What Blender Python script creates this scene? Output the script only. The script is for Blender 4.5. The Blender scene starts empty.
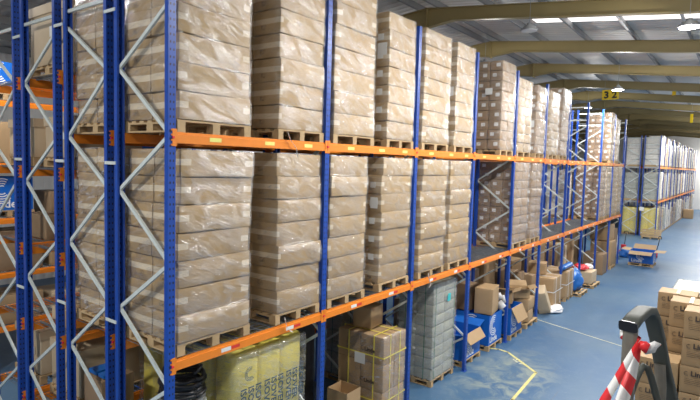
import bpy, bmesh, math, random
from mathutils import Vector, Matrix, noise
rnd = random.Random(7)
S = bpy.context.scene
COL = S.collection
PI = math.pi
B = 2.8; Y0 = 3.63; ZL = 2.63; ZU = 5.32          # bay pitch, first upright, beam centre heights
ORD = ['first','second','third','fourth','fifth','sixth','seventh','eighth','ninth','tenth','eleventh','twelfth','thirteenth','fourteenth','fifteenth','sixteenth','seventeenth','eighteenth']

# ------------------------------------------------------------------ materials
def newmat(name):
    m = bpy.data.materials.new(name); m.use_nodes = True
    nt = m.node_tree; nt.nodes.clear()
    out = nt.nodes.new('ShaderNodeOutputMaterial')
    return m, nt, out
class N:
    """tiny node helper"""
    def __init__(s, nt): s.nt = nt
    def n(s, t, **k):
        x = s.nt.nodes.new(t)
        for a, b in k.items(): setattr(x, a, b)
        return x
    def L(s, a, b): s.nt.links.new(a, b)
    def math(s, op, a, b=None, c=None):
        x = s.n('ShaderNodeMath', operation=op)
        for i, v in enumerate((a, b, c)):
            if v is None: continue
            if isinstance(v, (int, float)): x.inputs[i].default_value = v
            else: s.L(v, x.inputs[i])
        return x.outputs[0]
    def mix(s, fac, a, b):
        x = s.n('ShaderNodeMix', data_type='RGBA')
        for i, v in ((0, fac), (6, a), (7, b)):
            if isinstance(v, (int, float)): x.inputs[i].default_value = v
            elif isinstance(v, tuple): x.inputs[i].default_value = (*v, 1)
            else: s.L(v, x.inputs[i])
        return x.outputs[2]
    def coord(s, which='Object'):
        return s.n('ShaderNodeTexCoord').outputs[which]
    def sep(s, v):
        x = s.n('ShaderNodeSeparateXYZ'); s.L(v, x.inputs[0]); return x.outputs
    def noise(s, v, scale, detail=3, rough=.5, dist=0, stretch=None):
        if stretch:
            mp = s.n('ShaderNodeMapping'); mp.inputs['Scale'].default_value = stretch; s.L(v, mp.inputs[0]); v = mp.outputs[0]
        x = s.n('ShaderNodeTexNoise'); s.L(v, x.inputs['Vector'])
        x.inputs['Scale'].default_value = scale; x.inputs['Detail'].default_value = detail
        x.inputs['Roughness'].default_value = rough; x.inputs['Distortion'].default_value = dist
        return x.outputs['Fac']
    def ramp(s, v, lo, hi):
        x = s.n('ShaderNodeMapRange'); s.L(v, x.inputs[0]); x.inputs[1].default_value = lo; x.inputs[2].default_value = hi
        return x.outputs[0]
    def bump(s, h, strength=.3, dist=.01):
        x = s.n('ShaderNodeBump'); s.L(h, x.inputs['Height']); x.inputs['Strength'].default_value = strength; x.inputs['Distance'].default_value = dist
        return x.outputs[0]
    def bsdf(s, color, rough=.6, metal=0, normal=None, spec=None):
        x = s.n('ShaderNodeBsdfPrincipled')
        if isinstance(color, tuple): x.inputs['Base Color'].default_value = (*color, 1)
        else: s.L(color, x.inputs['Base Color'])
        if isinstance(rough, (int, float)): x.inputs['Roughness'].default_value = rough
        else: s.L(rough, x.inputs['Roughness'])
        x.inputs['Metallic'].default_value = metal
        if spec is not None: x.inputs['Specular IOR Level'].default_value = spec
        if normal is not None: s.L(normal, x.inputs['Normal'])
        return x.outputs[0]
def simple(name, col, rough=.6, metal=0, var=.12, scale=8, bump=0, spec=None):
    m, nt, out = newmat(name); k = N(nt)
    c = k.coord(); f = k.noise(c, scale, 4)
    a = tuple(x*(1-var) for x in col); b = tuple(min(1, x*(1+var)) for x in col)
    nm = k.bump(f, bump) if bump else None
    k.L(k.bsdf(k.mix(f, a, b), rough, metal, nm, spec), out.inputs[0])
    return m
def cardboard(name, col, tape=True, dims=(.5, 1.1, .33), label=False, prints=True, tapecol=(.66,.56,.41)):
    m, nt, out = newmat(name); k = N(nt)
    co = k.coord(); x, y, z = k.sep(co)
    oi = k.n('ShaderNodeObjectInfo').outputs['Random']
    f = k.noise(co, 5, 4)
    base = k.mix(f, tuple(v*.88 for v in col), tuple(v*1.1 for v in col))
    base = k.mix(k.math('MULTIPLY', oi, .45), base, tuple(v*m_ for v, m_ in zip(col, (.68, .66, .66))))
    g = k.noise(co, 60, 2, stretch=(1, 1, 4)); base = k.mix(k.math('MULTIPLY', g, .18), base, tuple(v*.7 for v in col))
    dx, dy, dz = dims
    nyy = k.sep(k.coord('Normal'))[1]; endf = k.math('GREATER_THAN', k.math('ABSOLUTE', nyy), .7)
    # end faces are +-Y ; tape runs over the end and a short way round the corner
    if tape:
        zz = k.math('LESS_THAN', k.math('ABSOLUTE', k.math('ADD', z, -.01)), dz*.115)
        yy = k.math('MAXIMUM', endf, k.math('GREATER_THAN', k.math('ABSOLUTE', y), dy/2-min(.13, dy*.16)))
        base = k.mix(k.math('MULTIPLY', k.math('MULTIPLY', zz, yy), .88), base, tapecol)
    if prints:
        xx = k.math('LESS_THAN', k.math('ABSOLUTE', k.math('ADD', x, .06)), dx*.11)
        z2 = k.math('LESS_THAN', k.math('ABSOLUTE', k.math('ADD', z, dz*.22)), dz*.10)
        ye = endf
        tn = k.math('GREATER_THAN', k.noise(co, 55, 1), .5)
        msk = k.math('MULTIPLY', k.math('MULTIPLY', xx, z2), k.math('MULTIPLY', ye, tn))
        base = k.mix(k.math('MULTIPLY', msk, .75), base, (.05, .03, .02))
    if label:
        xx = k.math('LESS_THAN', k.math('ABSOLUTE', k.math('ADD', x, -.05)), dx*.16)
        z2 = k.math('LESS_THAN', k.math('ABSOLUTE', k.math('ADD', z, -.02)), dz*.17)
        ye = endf
        base = k.mix(k.math('MULTIPLY', k.math('MULTIPLY', xx, z2), ye), base, (.75, .74, .72))
    nm = k.bump(f, .25, .02)
    k.L(k.bsdf(base, .62, 0, nm), out.inputs[0])
    return m
def wrapmat(name, haze=.2, gloss=.3, tint=(.9,.88,.88)):
    m, nt, out = newmat(name); k = N(nt)
    co = k.coord(); geo = k.n('ShaderNodeNewGeometry')
    oi = k.n('ShaderNodeObjectInfo').outputs['Random']
    va = k.n('ShaderNodeVectorMath', operation='ADD'); k.L(co, va.inputs[0]); cb = k.n('ShaderNodeCombineXYZ'); 
    for i_ in range(3): k.L(k.math('MULTIPLY', oi, 37.0), cb.inputs[i_])
    k.L(cb.outputs[0], va.inputs[1]); rt = k.n('ShaderNodeMapping'); rt.inputs['Rotation'].default_value = (.42, .3, 0); k.L(va.outputs[0], rt.inputs[0]); co2 = rt.outputs[0]
    a = k.noise(co2, 2.6, 3, .55, 1.0, (1, 1, 2.6))
    b = k.noise(co2, 5, 5, .62, 1.5, (.7, .7, 5))
    c = k.noise(co2, 22, 3, .55, 1.0, (.35, .35, 3.5))
    h = k.math('ADD', k.math('MULTIPLY', b, .8), k.math('MULTIPLY', c, .30))
    h = k.math('ADD', h, k.math('MULTIPLY', a, .9))
    nm = k.bump(h, .5, .045)
    tr = k.n('ShaderNodeBsdfTransparent')
    gl = k.n('ShaderNodeBsdfGlossy'); gl.inputs['Roughness'].default_value = .24; gl.inputs['Color'].default_value = (1, 1, 1, 1); k.L(nm, gl.inputs['Normal'])
    df = k.n('ShaderNodeBsdfDiffuse'); df.inputs['Color'].default_value = (*tint, 1)
    lw = k.n('ShaderNodeLayerWeight'); lw.inputs[0].default_value = .35; 
    painted_glint = k.math('POWER', k.ramp(k.math('ADD', k.math('MULTIPLY', b, .45), k.math('MULTIPLY', c, .55)), .50, .68), 1.6)  # white streaks in the film colour stand in for highlights
    fg = k.math('MULTIPLY', k.math('ADD', k.math('MULTIPLY', lw.outputs['Facing'], .22), gloss*.5), k.ramp(a, .36, .62))
    m1 = k.n('ShaderNodeMixShader'); k.L(k.math('ADD', k.math('MULTIPLY', painted_glint, haze*1.5), haze*.06), m1.inputs[0]); k.L(tr.outputs[0], m1.inputs[1]); k.L(df.outputs[0], m1.inputs[2])
    m2 = k.n('ShaderNodeMixShader'); k.L(fg, m2.inputs[0]); k.L(m1.outputs[0], m2.inputs[1]); k.L(gl.outputs[0], m2.inputs[2])
    k.L(m2.outputs[0], out.inputs[0])
    return m
def postmat():
    m, nt, out = newmat('blue_rack_paint'); k = N(nt)
    co = k.coord(); x, y, z = k.sep(co)
    f = k.noise(co, 4, 4)
    base = k.mix(f, (.006, .048, .30), (.013, .078, .42))
    fz = k.math('FRACT', k.math('MULTIPLY', z, 1/.0835))
    hz = k.math('LESS_THAN', k.math('ABSOLUTE', k.math('ADD', fz, -.5)), .16)
    hy = k.math('LESS_THAN', k.math('ABSOLUTE', k.math('ADD', k.math('ABSOLUTE', y), -.022)), .009)
    hx = k.math('GREATER_THAN', k.math('ABSOLUTE', x), .0655)
    base = k.mix(k.math('MULTIPLY', k.math('MULTIPLY', hz, hy), hx), base, (.004, .006, .02))
    sc = k.math('GREATER_THAN', k.noise(co, 22, 5, .7, 0, (1, 1, .35)), .70)
    base = k.mix(k.math('MULTIPLY', sc, .5), base, (.25, .3, .4))
    k.L(k.bsdf(base, .38), out.inputs[0]); return m
def floormat():
    m, nt, out = newmat('blue_painted_concrete'); k = N(nt)
    co = k.coord()
    a = k.noise(co, .35, 5, .6, .6); b = k.noise(co, 1.6, 6, .65, 1.0); c = k.noise(co, 12, 4, .6)
    s = k.noise(co, 2.2, 5, .7, .4, (2.5, .25, 1))
    base = k.mix(k.ramp(a, .35, .65), (.036, .112, .235), (.075, .148, .238))
    base = k.mix(k.math('MULTIPLY', k.ramp(b, .5, .75), .55), base, (.14, .21, .30))
    base = k.mix(k.math('MULTIPLY', k.ramp(s, .58, .72), .35), base, (.09, .12, .16))
    base = k.mix(k.math('MULTIPLY', k.ramp(c, .6, .85), .35), base, (.34, .38, .42))
    # worn greenish patches near the marked bay
    x, y, z = k.sep(co)
    d = k.math('ADD', k.math('POWER', k.math('MULTIPLY', k.math('ADD', x, -.9), .9), 2), k.math('POWER', k.math('MULTIPLY', k.math('ADD', y, -12.3), .45), 2))
    near = k.math('SUBTRACT', 1, k.ramp(d, .1, 1.2))
    base = k.mix(k.math('MULTIPLY', k.math('MULTIPLY', near, k.ramp(b, .42, .6)), .75), base, (.30, .34, .28))
    k.L(k.bsdf(base, k.math('ADD', k.math('MULTIPLY', b, .25), .33), 0, k.bump(c, .08)), out.inputs[0]); return m
def stripes(name):
    m, nt, out = newmat(name); k = N(nt)
    u = k.n('ShaderNodeUVMap').outputs[0]; x, y, z = k.sep(u)
    f = k.math('FRACT', k.math('ADD', k.math('MULTIPLY', x, 1/.10), k.math('MULTIPLY', y, .2)))
    k.L(k.bsdf(k.mix(k.math('LESS_THAN', f, .5), (.85, .84, .82), (.75, .03, .035)), .35), out.inputs[0]); return m
def corrugated(name, col):
    m, nt, out = newmat(name); k = N(nt)
    co = k.coord(); x, y, z = k.sep(co)
    w = k.math('ABSOLUTE', k.math('SINE', k.math('MULTIPLY', y, PI/.33)))
    f = k.noise(co, .8, 4)
    base = k.mix(f, tuple(v*.85 for v in col), tuple(v*1.1 for v in col))
    k.L(k.bsdf(base, .5, 0, k.bump(k.math('POWER', w, 4), .8, .04)), out.inputs[0]); return m

M = {}
M['blue'] = postmat()
M['orange'] = simple('orange_beam_paint', (.82, .24, .02), .42, var=.1)
M['galv'] = simple('galvanised_steel', (.62, .67, .65), .42, .1, var=.18, scale=14)
M['wire'] = simple('zinc_wire', (.22, .23, .24), .5, .5)
M['wood'] = simple('pallet_wood', (.46, .32, .17), .75, var=.28, scale=9, bump=.2)
M['olive'] = simple('olive_steel_paint', (.30, .235, .10), .5, var=.06, scale=3)
M['purlin'] = simple('galvanised_purlin', (.30, .31, .32), .5, .3)
M['sheet'] = corrugated('roof_sheet', (.74, .715, .67))
M['wallsheet'] = corrugated('wall_sheet', (.80, .79, .77))
M['floor'] = floormat()
M['white'] = simple('white_print', (.8, .8, .8), .5, var=.02)
M['paper'] = simple('white_paper', (.74, .74, .72), .6, var=.06, scale=40)
M['yellowlabel'] = simple('yellow_label', (.80, .75, .20), .5)
M['redprint'] = simple('red_print', (.65, .04, .03), .5)
M['pin'] = simple('red_lock_pin', (.75, .03, .05), .4)
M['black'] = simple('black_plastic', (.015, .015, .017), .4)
M['ink'] = simple('dark_ink', (.05, .035, .03), .6)
M['blueink'] = simple('blue_grey_ink', (.03, .07, .085), .5)
M['bluebox'] = simple('blue_printed_board', (.008, .12, .50), .42, var=.06)
M['bluefilm'] = simple('blue_film', (.015, .13, .45), .3, bump=.6)
M['carton'] = cardboard('carton_board', (.42, .285, .135), prints=True)
M['cartonsmall'] = cardboard('small_carton_board', (.34, .225, .125), tape=False, dims=(.36, .55, .28), label=True, prints=False)
M['cartonthin'] = cardboard('narrow_carton_board', (.46, .325, .175), tape=True, dims=(.5, .8, .26), prints=True)
M['loose'] = cardboard('loose_carton_board', (.44, .295, .155), tape=False, prints=False)
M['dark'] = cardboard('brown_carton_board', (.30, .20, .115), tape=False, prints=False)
M['pale'] = simple('pale_board', (.72, .68, .60), .55, bump=.3)
M['greyload'] = simple('grey_carton_board', (.36, .37, .31), .5, var=.1, scale=5)
M['insul'] = simple('yellow_insulation_film', (.66, .60, .22), .32, var=.3, scale=4, bump=.35)
_n = [n for n in M['insul'].node_tree.nodes if n.type == 'MIX'][0]; _n.inputs[6].default_value = (.78, .62, .03, 1); _n.inputs[7].default_value = (.62, .56, .24, 1)
M['wrap'] = wrapmat('stretch_film', .30, .42)
M['wraphazy'] = wrapmat('hazy_stretch_film', .62, .30, (.80, .78, .80))
M['wrapdull'] = wrapmat('dull_stretch_film', .34, .36)
M['whitefilm'] = simple('white_film', (.78, .78, .80), .3, bump=.8, scale=5)
M['strap'] = simple('yellow_strap', (.80, .68, .10), .4)
M['greenstrap'] = simple('green_strap', (.06, .20, .12), .4)
M['teal'] = simple('teal_sticker', (.05, .50, .52), .4)
M['line'] = simple('yellow_floor_paint', (.62, .56, .22), .6, var=.25, scale=12)
M['lineW'] = simple('pale_floor_paint', (.60, .60, .42), .6, var=.25, scale=12)
M['rail'] = simple('grey_rail_paint', (.085, .09, .078), .62, 0, spec=.3)
M['rail2'] = simple('worn_rail_steel', (.21, .19, .155), .45, .3, var=.25, scale=25)
M['tape'] = stripes('barrier_tape')
M['sign'] = simple('yellow_sign', (.95, .66, .02), .45, var=.03)
M['red'] = simple('red_plastic', (.60, .03, .04), .4)
M['steel'] = simple('lamp_housing', (.35, .36, .37), .4, .5)
def emis(name, col, st):
    m, nt, out = newmat(name); e = nt.nodes.new('ShaderNodeEmission'); e.inputs[0].default_value = (*col, 1); e.inputs[1].default_value = st
    nt.links.new(e.outputs[0], out.inputs[0]); return m
M['lens'] = emis('lamp_lens', (1, .99, .97), 40)
M['rooflight'] = emis('rooflight_sheet', (1, .94, .91), 2.6)

# ------------------------------------------------------------------ helpers
class MB:
    def __init__(s): s.v = []; s.f = []; s.uv = None
    def box(s, x0, x1, y0, y1, z0, z1, mat=None):
        n = len(s.v)
        vs = [Vector((x, y, z)) for x in (x0, x1) for y in (y0, y1) for z in (z0, z1)]
        if mat is not None: vs = [mat @ v for v in vs]
        s.v += vs
        s.f += [tuple(n+i for i in q) for q in ((0,1,3,2),(4,6,7,5),(0,4,5,1),(2,3,7,6),(0,2,6,4),(1,5,7,3))]
        return s
    def bar(s, p, q, w, t, up=(0, 1, 0)):
        p, q = Vector(p), Vector(q); d = (q-p); L = d.length; d.normalize()
        u = Vector(up); a = u.cross(d).normalized(); u = d.cross(a).normalized()
        n = len(s.v)
        for e in (p, q):
            for sa, su in ((-1,-1),(1,-1),(1,1),(-1,1)): s.v.append(e + a*sa*w/2 + u*su*t/2)
        s.f += [tuple(n+i for i in q_) for q_ in ((0,3,2,1),(4,5,6,7),(0,1,5,4),(1,2,6,5),(2,3,7,6),(3,0,4,7))]
        return s
    def tube(s, pts, r, seg=10, sq=0, close=True):
        """swept tube; r may be (rx, ry); sq>0 gives a rounded-square section"""
        pts = [Vector(p) for p in pts]
        rx, ry = (r, r) if isinstance(r, (int, float)) else r
        n0 = len(s.v); up = Vector((0, 0, 1)); prev = None
        for i, p in enumerate(pts):
            t = (pts[min(i+1, len(pts)-1)] - pts[max(i-1, 0)]).normalized()
            if prev is None:
                a = t.cross(up)
                if a.length < .1: a = t.cross(Vector((0, 1, 0)))
            else: a = prev - t*prev.dot(t)
            a.normalize(); prev = a; b = t.cross(a)
            for j in range(seg):
                th = 2*PI*j/seg; c, d = math.cos(th), math.sin(th)
                if sq: c, d = math.copysign(abs(c)**sq, c), math.copysign(abs(d)**sq, d)
                s.v.append(p + a*rx*c + b*ry*d)
        for i in range(len(pts)-1):
            for j in range(seg):
                k = (j+1) % seg; s.f.append((n0+i*seg+j, n0+i*seg+k, n0+(i+1)*seg+k, n0+(i+1)*seg+j))
        s.f.append(tuple(n0+j for j in range(seg))[::-1]); s.f.append(tuple(n0+(len(pts)-1)*seg+j for j in range(seg)))
        return s
    def cyl(s, c, r, z0, z1, seg=16):
        return s.tube([(c[0], c[1], z0), (c[0], c[1], z1)], r, seg)
    def poly(s, pts, d):
        """extruded polygon (pts list of 3-D), thickness vector d"""
        n = len(s.v); k = len(pts); d = Vector(d)
        s.v += [Vector(p) for p in pts] + [Vector(p)+d for p in pts]
        s.f.append(tuple(range(n, n+k))[::-1]); s.f.append(tuple(range(n+k, n+2*k)))
        for i in range(k):
            j = (i+1) % k; s.f.append((n+i, n+j, n+k+j, n+k+i))
        return s
    def mesh(s, name, mat, smooth=False):
        me = bpy.data.meshes.new(name); me.from_pydata([tuple(v) for v in s.v], [], s.f); me.materials.append(mat)
        bm = bmesh.new(); bm.from_mesh(me); bmesh.ops.recalc_face_normals(bm, faces=bm.faces); bm.to_mesh(me); bm.free()
        if smooth:
            for p in me.polygons: p.use_smooth = True
        return me
    def build(s, name, mat, parent=None, smooth=False, loc=None, rz=0):
        return link(name, s.mesh(name, mat, smooth), parent, loc, rz)
def link(name, me, parent=None, loc=None, rz=0):
    o = bpy.data.objects.new(name, me); COL.objects.link(o)
    if parent: o.parent = parent
    if loc is not None: o.location = loc
    if rz: o.rotation_euler.z = rz
    return o
def tag(o, label=None, cat=None, group=None, kind=None):
    if label: o['label'] = label
    if cat: o['category'] = cat
    if group: o['group'] = group
    if kind: o['kind'] = kind
    return o
def empty(name, loc, rz=0, label=None, cat=None, group=None):
    o = bpy.data.objects.new(name, None); COL.objects.link(o); o.location = loc; o.rotation_euler.z = rz; o.empty_display_size = .1
    return tag(o, label, cat, group)
def copy_tree(o, kids, parent=None):
    c = o.copy(); COL.objects.link(c)
    if parent: c.parent = parent
    for ch in kids.get(o, []): copy_tree(ch, kids, c)
    return c
def kidmap(root):
    m = {}
    def rec(o):
        m[o] = list(o.children)
        for c in o.children: rec(c)
    rec(root); return m
TC = {}
def text(name, s, size, mat, parent, loc, rot, bold=0, ext=.001, align='LEFT'):
    key = (s, size, mat.name, bold, align)
    if key in TC:
        o = link(name, TC[key], parent, loc); o.rotation_euler = rot; return o
    cu = bpy.data.curves.new(name, 'FONT'); cu.body = s; cu.size = size; cu.extrude = ext; cu.offset = bold; cu.align_x = align
    cu.resolution_u = 2
    t = bpy.data.objects.new(name, cu); COL.objects.link(t)
    bpy.context.view_layer.update()
    me = bpy.data.meshes.new_from_object(t.evaluated_get(bpy.context.evaluated_depsgraph_get()))
    bpy.data.objects.remove(t)
    me.materials.clear(); me.materials.append(mat); TC[key] = me
    o = link(name, me, parent, loc); o.rotation_euler = rot
    return o
RX = (PI/2, 0, PI/2)       # upright text read on a face that looks along +X
RY = (PI/2, 0, 0)          # upright text read on a face that looks along -Y

# ------------------------------------------------------------------ setting
RXc, RZc, RS = -3.6, 10.55, .105                     # roof ridge x, underside of sheets at ridge, slope
def roofz(x): return RZc - RS*abs(x-RXc)
YF = 85.0; XR = 12.5; XL = -17.5; YB = -10
def structure(o): return tag(o, kind='structure')
structure(MB().box(XL, XR, YB, YF, -.2, 0).build('floor', M['floor']))
# roof sheets: opaque strips between the rooflight rows
sl = [(18.95, 19.5)]
cuts = [YB]
for a, b in sl: cuts += [a, b]
cuts.append(YF)
mb = MB()
for i in range(0, len(cuts), 2):
    a, b = cuts[i], cuts[i+1]
    for x0, x1 in ((XL, RXc), (RXc, XR)):
        mb.poly([(x0, a, roofz(x0)), (x1, a, roofz(x1)), (x1, b, roofz(x1)), (x0, b, roofz(x0))], (0, 0, .08))
for a, b in sl:
    mb.poly([(XL, a, roofz(XL)), (RXc, a, roofz(RXc)), (RXc, b, roofz(RXc)), (XL, b, roofz(XL))], (0, 0, .08)); mb.poly([(RXc, a, roofz(RXc)), (-1.1, a, roofz(-1.1)), (-1.1, b, roofz(-1.1)), (RXc, b, roofz(RXc))], (0, 0, .08))
structure(mb.build('ceiling', M['sheet']))
for i, (a, b) in enumerate(sl):
    structure(MB().poly([(-1.1, a, roofz(-1.1)), (XR, a, roofz(XR)), (XR, b, roofz(XR)), (-1.1, b, roofz(-1.1))], (0, 0, .006)).build('window_or_fill_%d' % (i+1), M['rooflight']))
structure(MB().box(XL, XR, YF, YF+.2, 0, 10.6).build('wall_back', M['wallsheet']))
structure(MB().box(XL-.2, XL, YB, YF, 0, 9.2).build('wall_left', M['wallsheet']))
structure(MB().box(XR, XR+.2, YB, YF, 0, 9.0).build('wall_right', M['wallsheet']))
structure(MB().box(XL, -1, YB-.2, YB, 0, 10.6).box(9, XR, YB-.2, YB, 0, 10.6).box(-1, 9, YB-.2, YB, 5.2, 10.6).build('wall_front', M['wallsheet']))
FILL_STRIPS = [(-6, -4.8), (.5, 1.7), (6.5, 7.7), (12.5, 13.7), (24, 25.2), (30, 31.2), (36, 37.2), (42, 43.2), (48, 49.2), (56, 57.2), (64, 65.2), (72, 73.2), (79, 80.2)]  # unseen glowing strips added on the right slope to brighten ceiling and hall
for i, (a, b) in enumerate(FILL_STRIPS):
    x0, x1 = 6.2, 11.5
    structure(MB().poly([(x0, a, roofz(x0)-.012), (x1, a, roofz(x1)-.012), (x1, b, roofz(x1)-.012), (x0, b, roofz(x0)-.012)], (0, 0, .006)).build('window_or_fill_%d' % (i+2), M['rooflight']))
# portal rafters: I-sections with an apex haunch
def rafter(y, i):
    mb = MB(); tf = .02; w = .11
    top = lambda x: roofz(x) - .26
    def dep(x):
        d = abs(x-RXc); return .42 if d > .95 else .64 - .22*d/.95
    xs = [XL, RXc-.95, RXc, RXc+.95, XR]
    for x0, x1 in zip(xs[:-1], xs[1:]):
        def slab(za0, za1, zb0, zb1, y0, y1):
            mb.poly([(x0, y0, za0), (x1, y0, zb0), (x1, y0, zb1), (x0, y0, za1)], (0, y1-y0, 0))
        t0, t1 = top(x0), top(x1); b0, b1 = t0-dep(x0), t1-dep(x1)
        slab(t0-tf, t0, t1-tf, t1, y-w, y+w); slab(b0, b0+tf, b1, b1+tf, y-w, y+w); slab(b0+tf, t0-tf, b1+tf, t1-tf, y-.012, y+.012)
    mb.box(RXc-.02, RXc+.02, y-w, y+w, top(RXc)-.68, top(RXc))
    o = structure(mb.build('trim_%d' % (i+1), M['olive'])); return o
RAFT = [-6.4, -.9, 4.7, 10.35] + [15.97 + 5.55*i for i in range(13)]
for i, y in enumerate(RAFT): rafter(y, i)
# Z purlins running the length of the hall
pn = len(RAFT)
xs = [RXc + .35 + 1.68*i for i in range(10)] + [RXc - .35 - 1.68*i for i in range(9)]
for i, x in enumerate(xs):
    z = roofz(x); mb = MB()
    mb.box(x-.006, x+.006, YB, YF, z-.25, z-.01); mb.box(x, x+.07, YB, YF, z-.255, z-.24); mb.box(x-.07, x, YB, YF, z-.02, z-.008)
    structure(mb.build('trim_%d' % (pn+i+1), M['purlin']))

# ------------------------------------------------------------------ racking
def post_mesh(side):                              # side=+1: face looks to +X (origin at base, centre of section)
    mb = MB(); s = side; H = 7.78
    def bx(a, b, y0, y1): mb.box(min(a*s, b*s), max(a*s, b*s), y0, y1, 0, H)
    bx(.066, .07, -.05, .05)                       # face
    bx(0, .066, -.05, -.046); bx(0, .066, .046, .05)  # flanges
    bx(0, .004, -.046, -.022); bx(0, .004, .022, .046) # lips
    return mb.mesh('post', M['blue'])
PM = {1: post_mesh(1), -1: post_mesh(-1)}
DEP = 1.14                                        # outer depth of a frame
def make_frame(loc, flip, label, group):
    """upright frame; aisle-side post face at local x=0, rear at -DEP; flip swaps the brace pattern"""
    r = empty('upright_frame', loc, 0, label, 'rack frame', group)
    link('post', PM[1], r, (-.07, 0, 0)); link('post', PM[-1], r, (-DEP+.07, 0, 0))
    a, b = -.035, -DEP+.035
    if flip: a, b = b, a
    zf = [.85+1.5*i for i in range(5)]; zr = [.15] + [1.62+1.52*i for i in range(4)]
    for i in range(5):
        MB().bar((b, 0, zr[i]), (a, 0, zf[i]), .045, .03).build('brace', M['galv'], r)
        if i < 4: MB().bar((a, 0, zf[i]), (b, 0, zr[i+1]), .045, .03).build('brace', M['galv'], r)
    MB().bar((a, 0, 7.07), (b, 0, 7.07), .045, .03).build('brace', M['galv'], r)
    MB().bar((a, 0, 7.6), (b, 0, 7.6), .045, .03).build('brace', M['galv'], r)
    for x in (-.035, -DEP+.035):
        MB().box(x-.06, x+.06, -.08, .08, 0, .01).build('base_plate', M['blue'], r)
    return r
frame_protos = {}
def frame(x, y, flip, label, group):
    if flip not in frame_protos:
        f = make_frame((x, y, 0), flip, label, group); frame_protos[flip] = (f, kidmap(f)); return f
    f, km = frame_protos[flip]
    c = copy_tree(f, km); c.location = (x, y, 0); tag(c, label, None, group); return c
BL = B-.104
def make_beam(loc, stick, side):
    """beam running +Y from an upright centre; side=+1 has its face to +X. origin at upright centre, beam centre height"""
    r = empty('shelf_beam', loc)
    mb = MB(); s = side; y0, y1 = .054, B-.054
    mb.poly([(-.05*s, y0, -.065), (0, y0, -.065), (0, y0, .035), (-.012*s, y0, .04), (-.012*s, y0, .065), (-.05*s, y0, .065)], (0, y1-y0, 0))
    mb.build('beam_rail', M['orange'], r)
    for yy, sg in ((0, 1), (B, -1)):
        c = MB(); xa, xb = (.002*s, .008*s)
        yi = yy + sg*.004; yo = yy + sg*.062
        c.box(min(xa, xb), max(xa, xb), min(yi, yo), max(yi, yo), -.10, .10)
        for q in (-.085, -.03, .03, .085): c.box(min(xa, xb), max(xa, xb), min(yi-sg*.02, yi), max(yi-sg*.02, yi), q-.009, q+.009)
        o = c.build('end_connector', M['orange'], r)
        MB().box(min(xa, .02*s), max(xa, .02*s), yy+sg*.012-.012, yy+sg*.012+.012, -.012, .014).build('lock_pin', M['pin'], o)
    if stick == 'yellow':
        for yy in (.62, 1.55, 2.35):
            mbx = MB(); mbx.box(min(0, .003*s), max(0, .003*s), yy-.09, yy+.09, -.028, .022); mbx.build('location_label', M['yellowlabel'], r)
    if stick == 'white':
        for yy in (.85, 2.05):
            a, b = min(0, .003*s), max(0, .003*s)
            MB().box(a, b, yy-.11, yy+.05, -.035, .018).build('location_label', M['paper'], r)
            MB().box(a, b, yy+.06, yy+.2, -.03, .012).build('load_notice', M['redprint'], r)
    return r
beam_protos = {}
def beam(x, y, z, stick, side, label, group):
    k = (stick, side)
    if k not in beam_protos:
        f = make_beam((x, y, z), stick, side); beam_protos[k] = (f, kidmap(f))
    else:
        f, km = beam_protos[k]; f = copy_tree(f, km); f.location = (x, y, z)
    return tag(f, label, 'rack beam', group)
def deck_mesh(lx, ly):
    mb = MB()
    n = 15
    for i in range(n+1):
        y = ly*i/n; mb.box(0, lx, y-.0024, y+.0024, -.0024, .0024)
    for i in range(10):
        x = lx*i/9; mb.box(x-.0024, x+.0024, 0, ly, .0024, .0075)
    for i in range(4):
        y = ly*(i+.5)/4; mb.box(.02, lx-.02, y-.015, y+.015, -.03, -.003)
    return mb.mesh('wire_deck_panel', M['wire'])
DM = deck_mesh(DEP-.05, (B-.12)/3-.02)
def decks(xf, y, z, label, group, n=3):
    for j in range(n):
        o = link('wire_deck_panel', DM, None, (xf-DEP+.02, y+.06+j*(B-.12)/3, z))
        tag(o, '%s, %s panel' % (label, ORD[j]), 'wire shelf', group)

XA, XB_, XC, XD = 0.0, -1.32, -2.72, -4.10       # aisle-side faces of the four parallel racks
rackn = {XA: 'front', XB_: 'second', XC: 'third', XD: 'fourth'}
for xf, nk, flip in ((XA, 11, 0), (XB_, 11, 1), (XC, 5, 0), (XD, 4, 1)):
    g = 'blue upright frames of the %s racking row' % rackn[xf]
    for k in range(nk):
        frame(xf, Y0+k*B, flip, 'blue upright frame, %s from the near end of the %s racking row' % (ORD[k], rackn[xf]), g)
for xf, nk in ((XA, 10), (XB_, 10)):
    for k in range(nk):
        y = Y0+k*B; rn = rackn[xf]
        pos = ['near end', ][0]
        beam(xf, y, ZL, 'white' if xf == XA else None, 1, 'orange lower beam, aisle side, %s bay of the %s racking row' % (ORD[k], rn), 'orange lower beams')
        beam(xf, y, ZU, 'yellow' if xf == XA else None, 1, 'orange upper beam, aisle side, %s bay of the %s racking row' % (ORD[k], rn), 'orange upper beams')
        beam(xf-DEP, y, ZL, None, -1, 'orange lower beam, rear side, %s bay of the %s racking row' % (ORD[k], rn), 'orange lower beams')
        beam(xf-DEP, y, ZU, None, -1, 'orange upper beam, rear side, %s bay of the %s racking row' % (ORD[k], rn), 'orange upper beams')
for k in range(10):
    decks(XA, Y0+k*B, ZL+.075, 'grey wire mesh deck on the lower shelf, %s bay of the front row' % ORD[k], 'wire decks of the front row')
for k in (0, 4, 5, 6, 7):
    decks(XB_, Y0+k*B, ZL+.075, 'grey wire mesh deck on the lower shelf, %s bay of the second row' % ORD[k], 'wire decks of the second row')
LEV = [1.06, 2.3, 3.55, 4.8, 6.2]
lname = ['lowest', 'second lowest', 'middle', 'second highest', 'highest']
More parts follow.
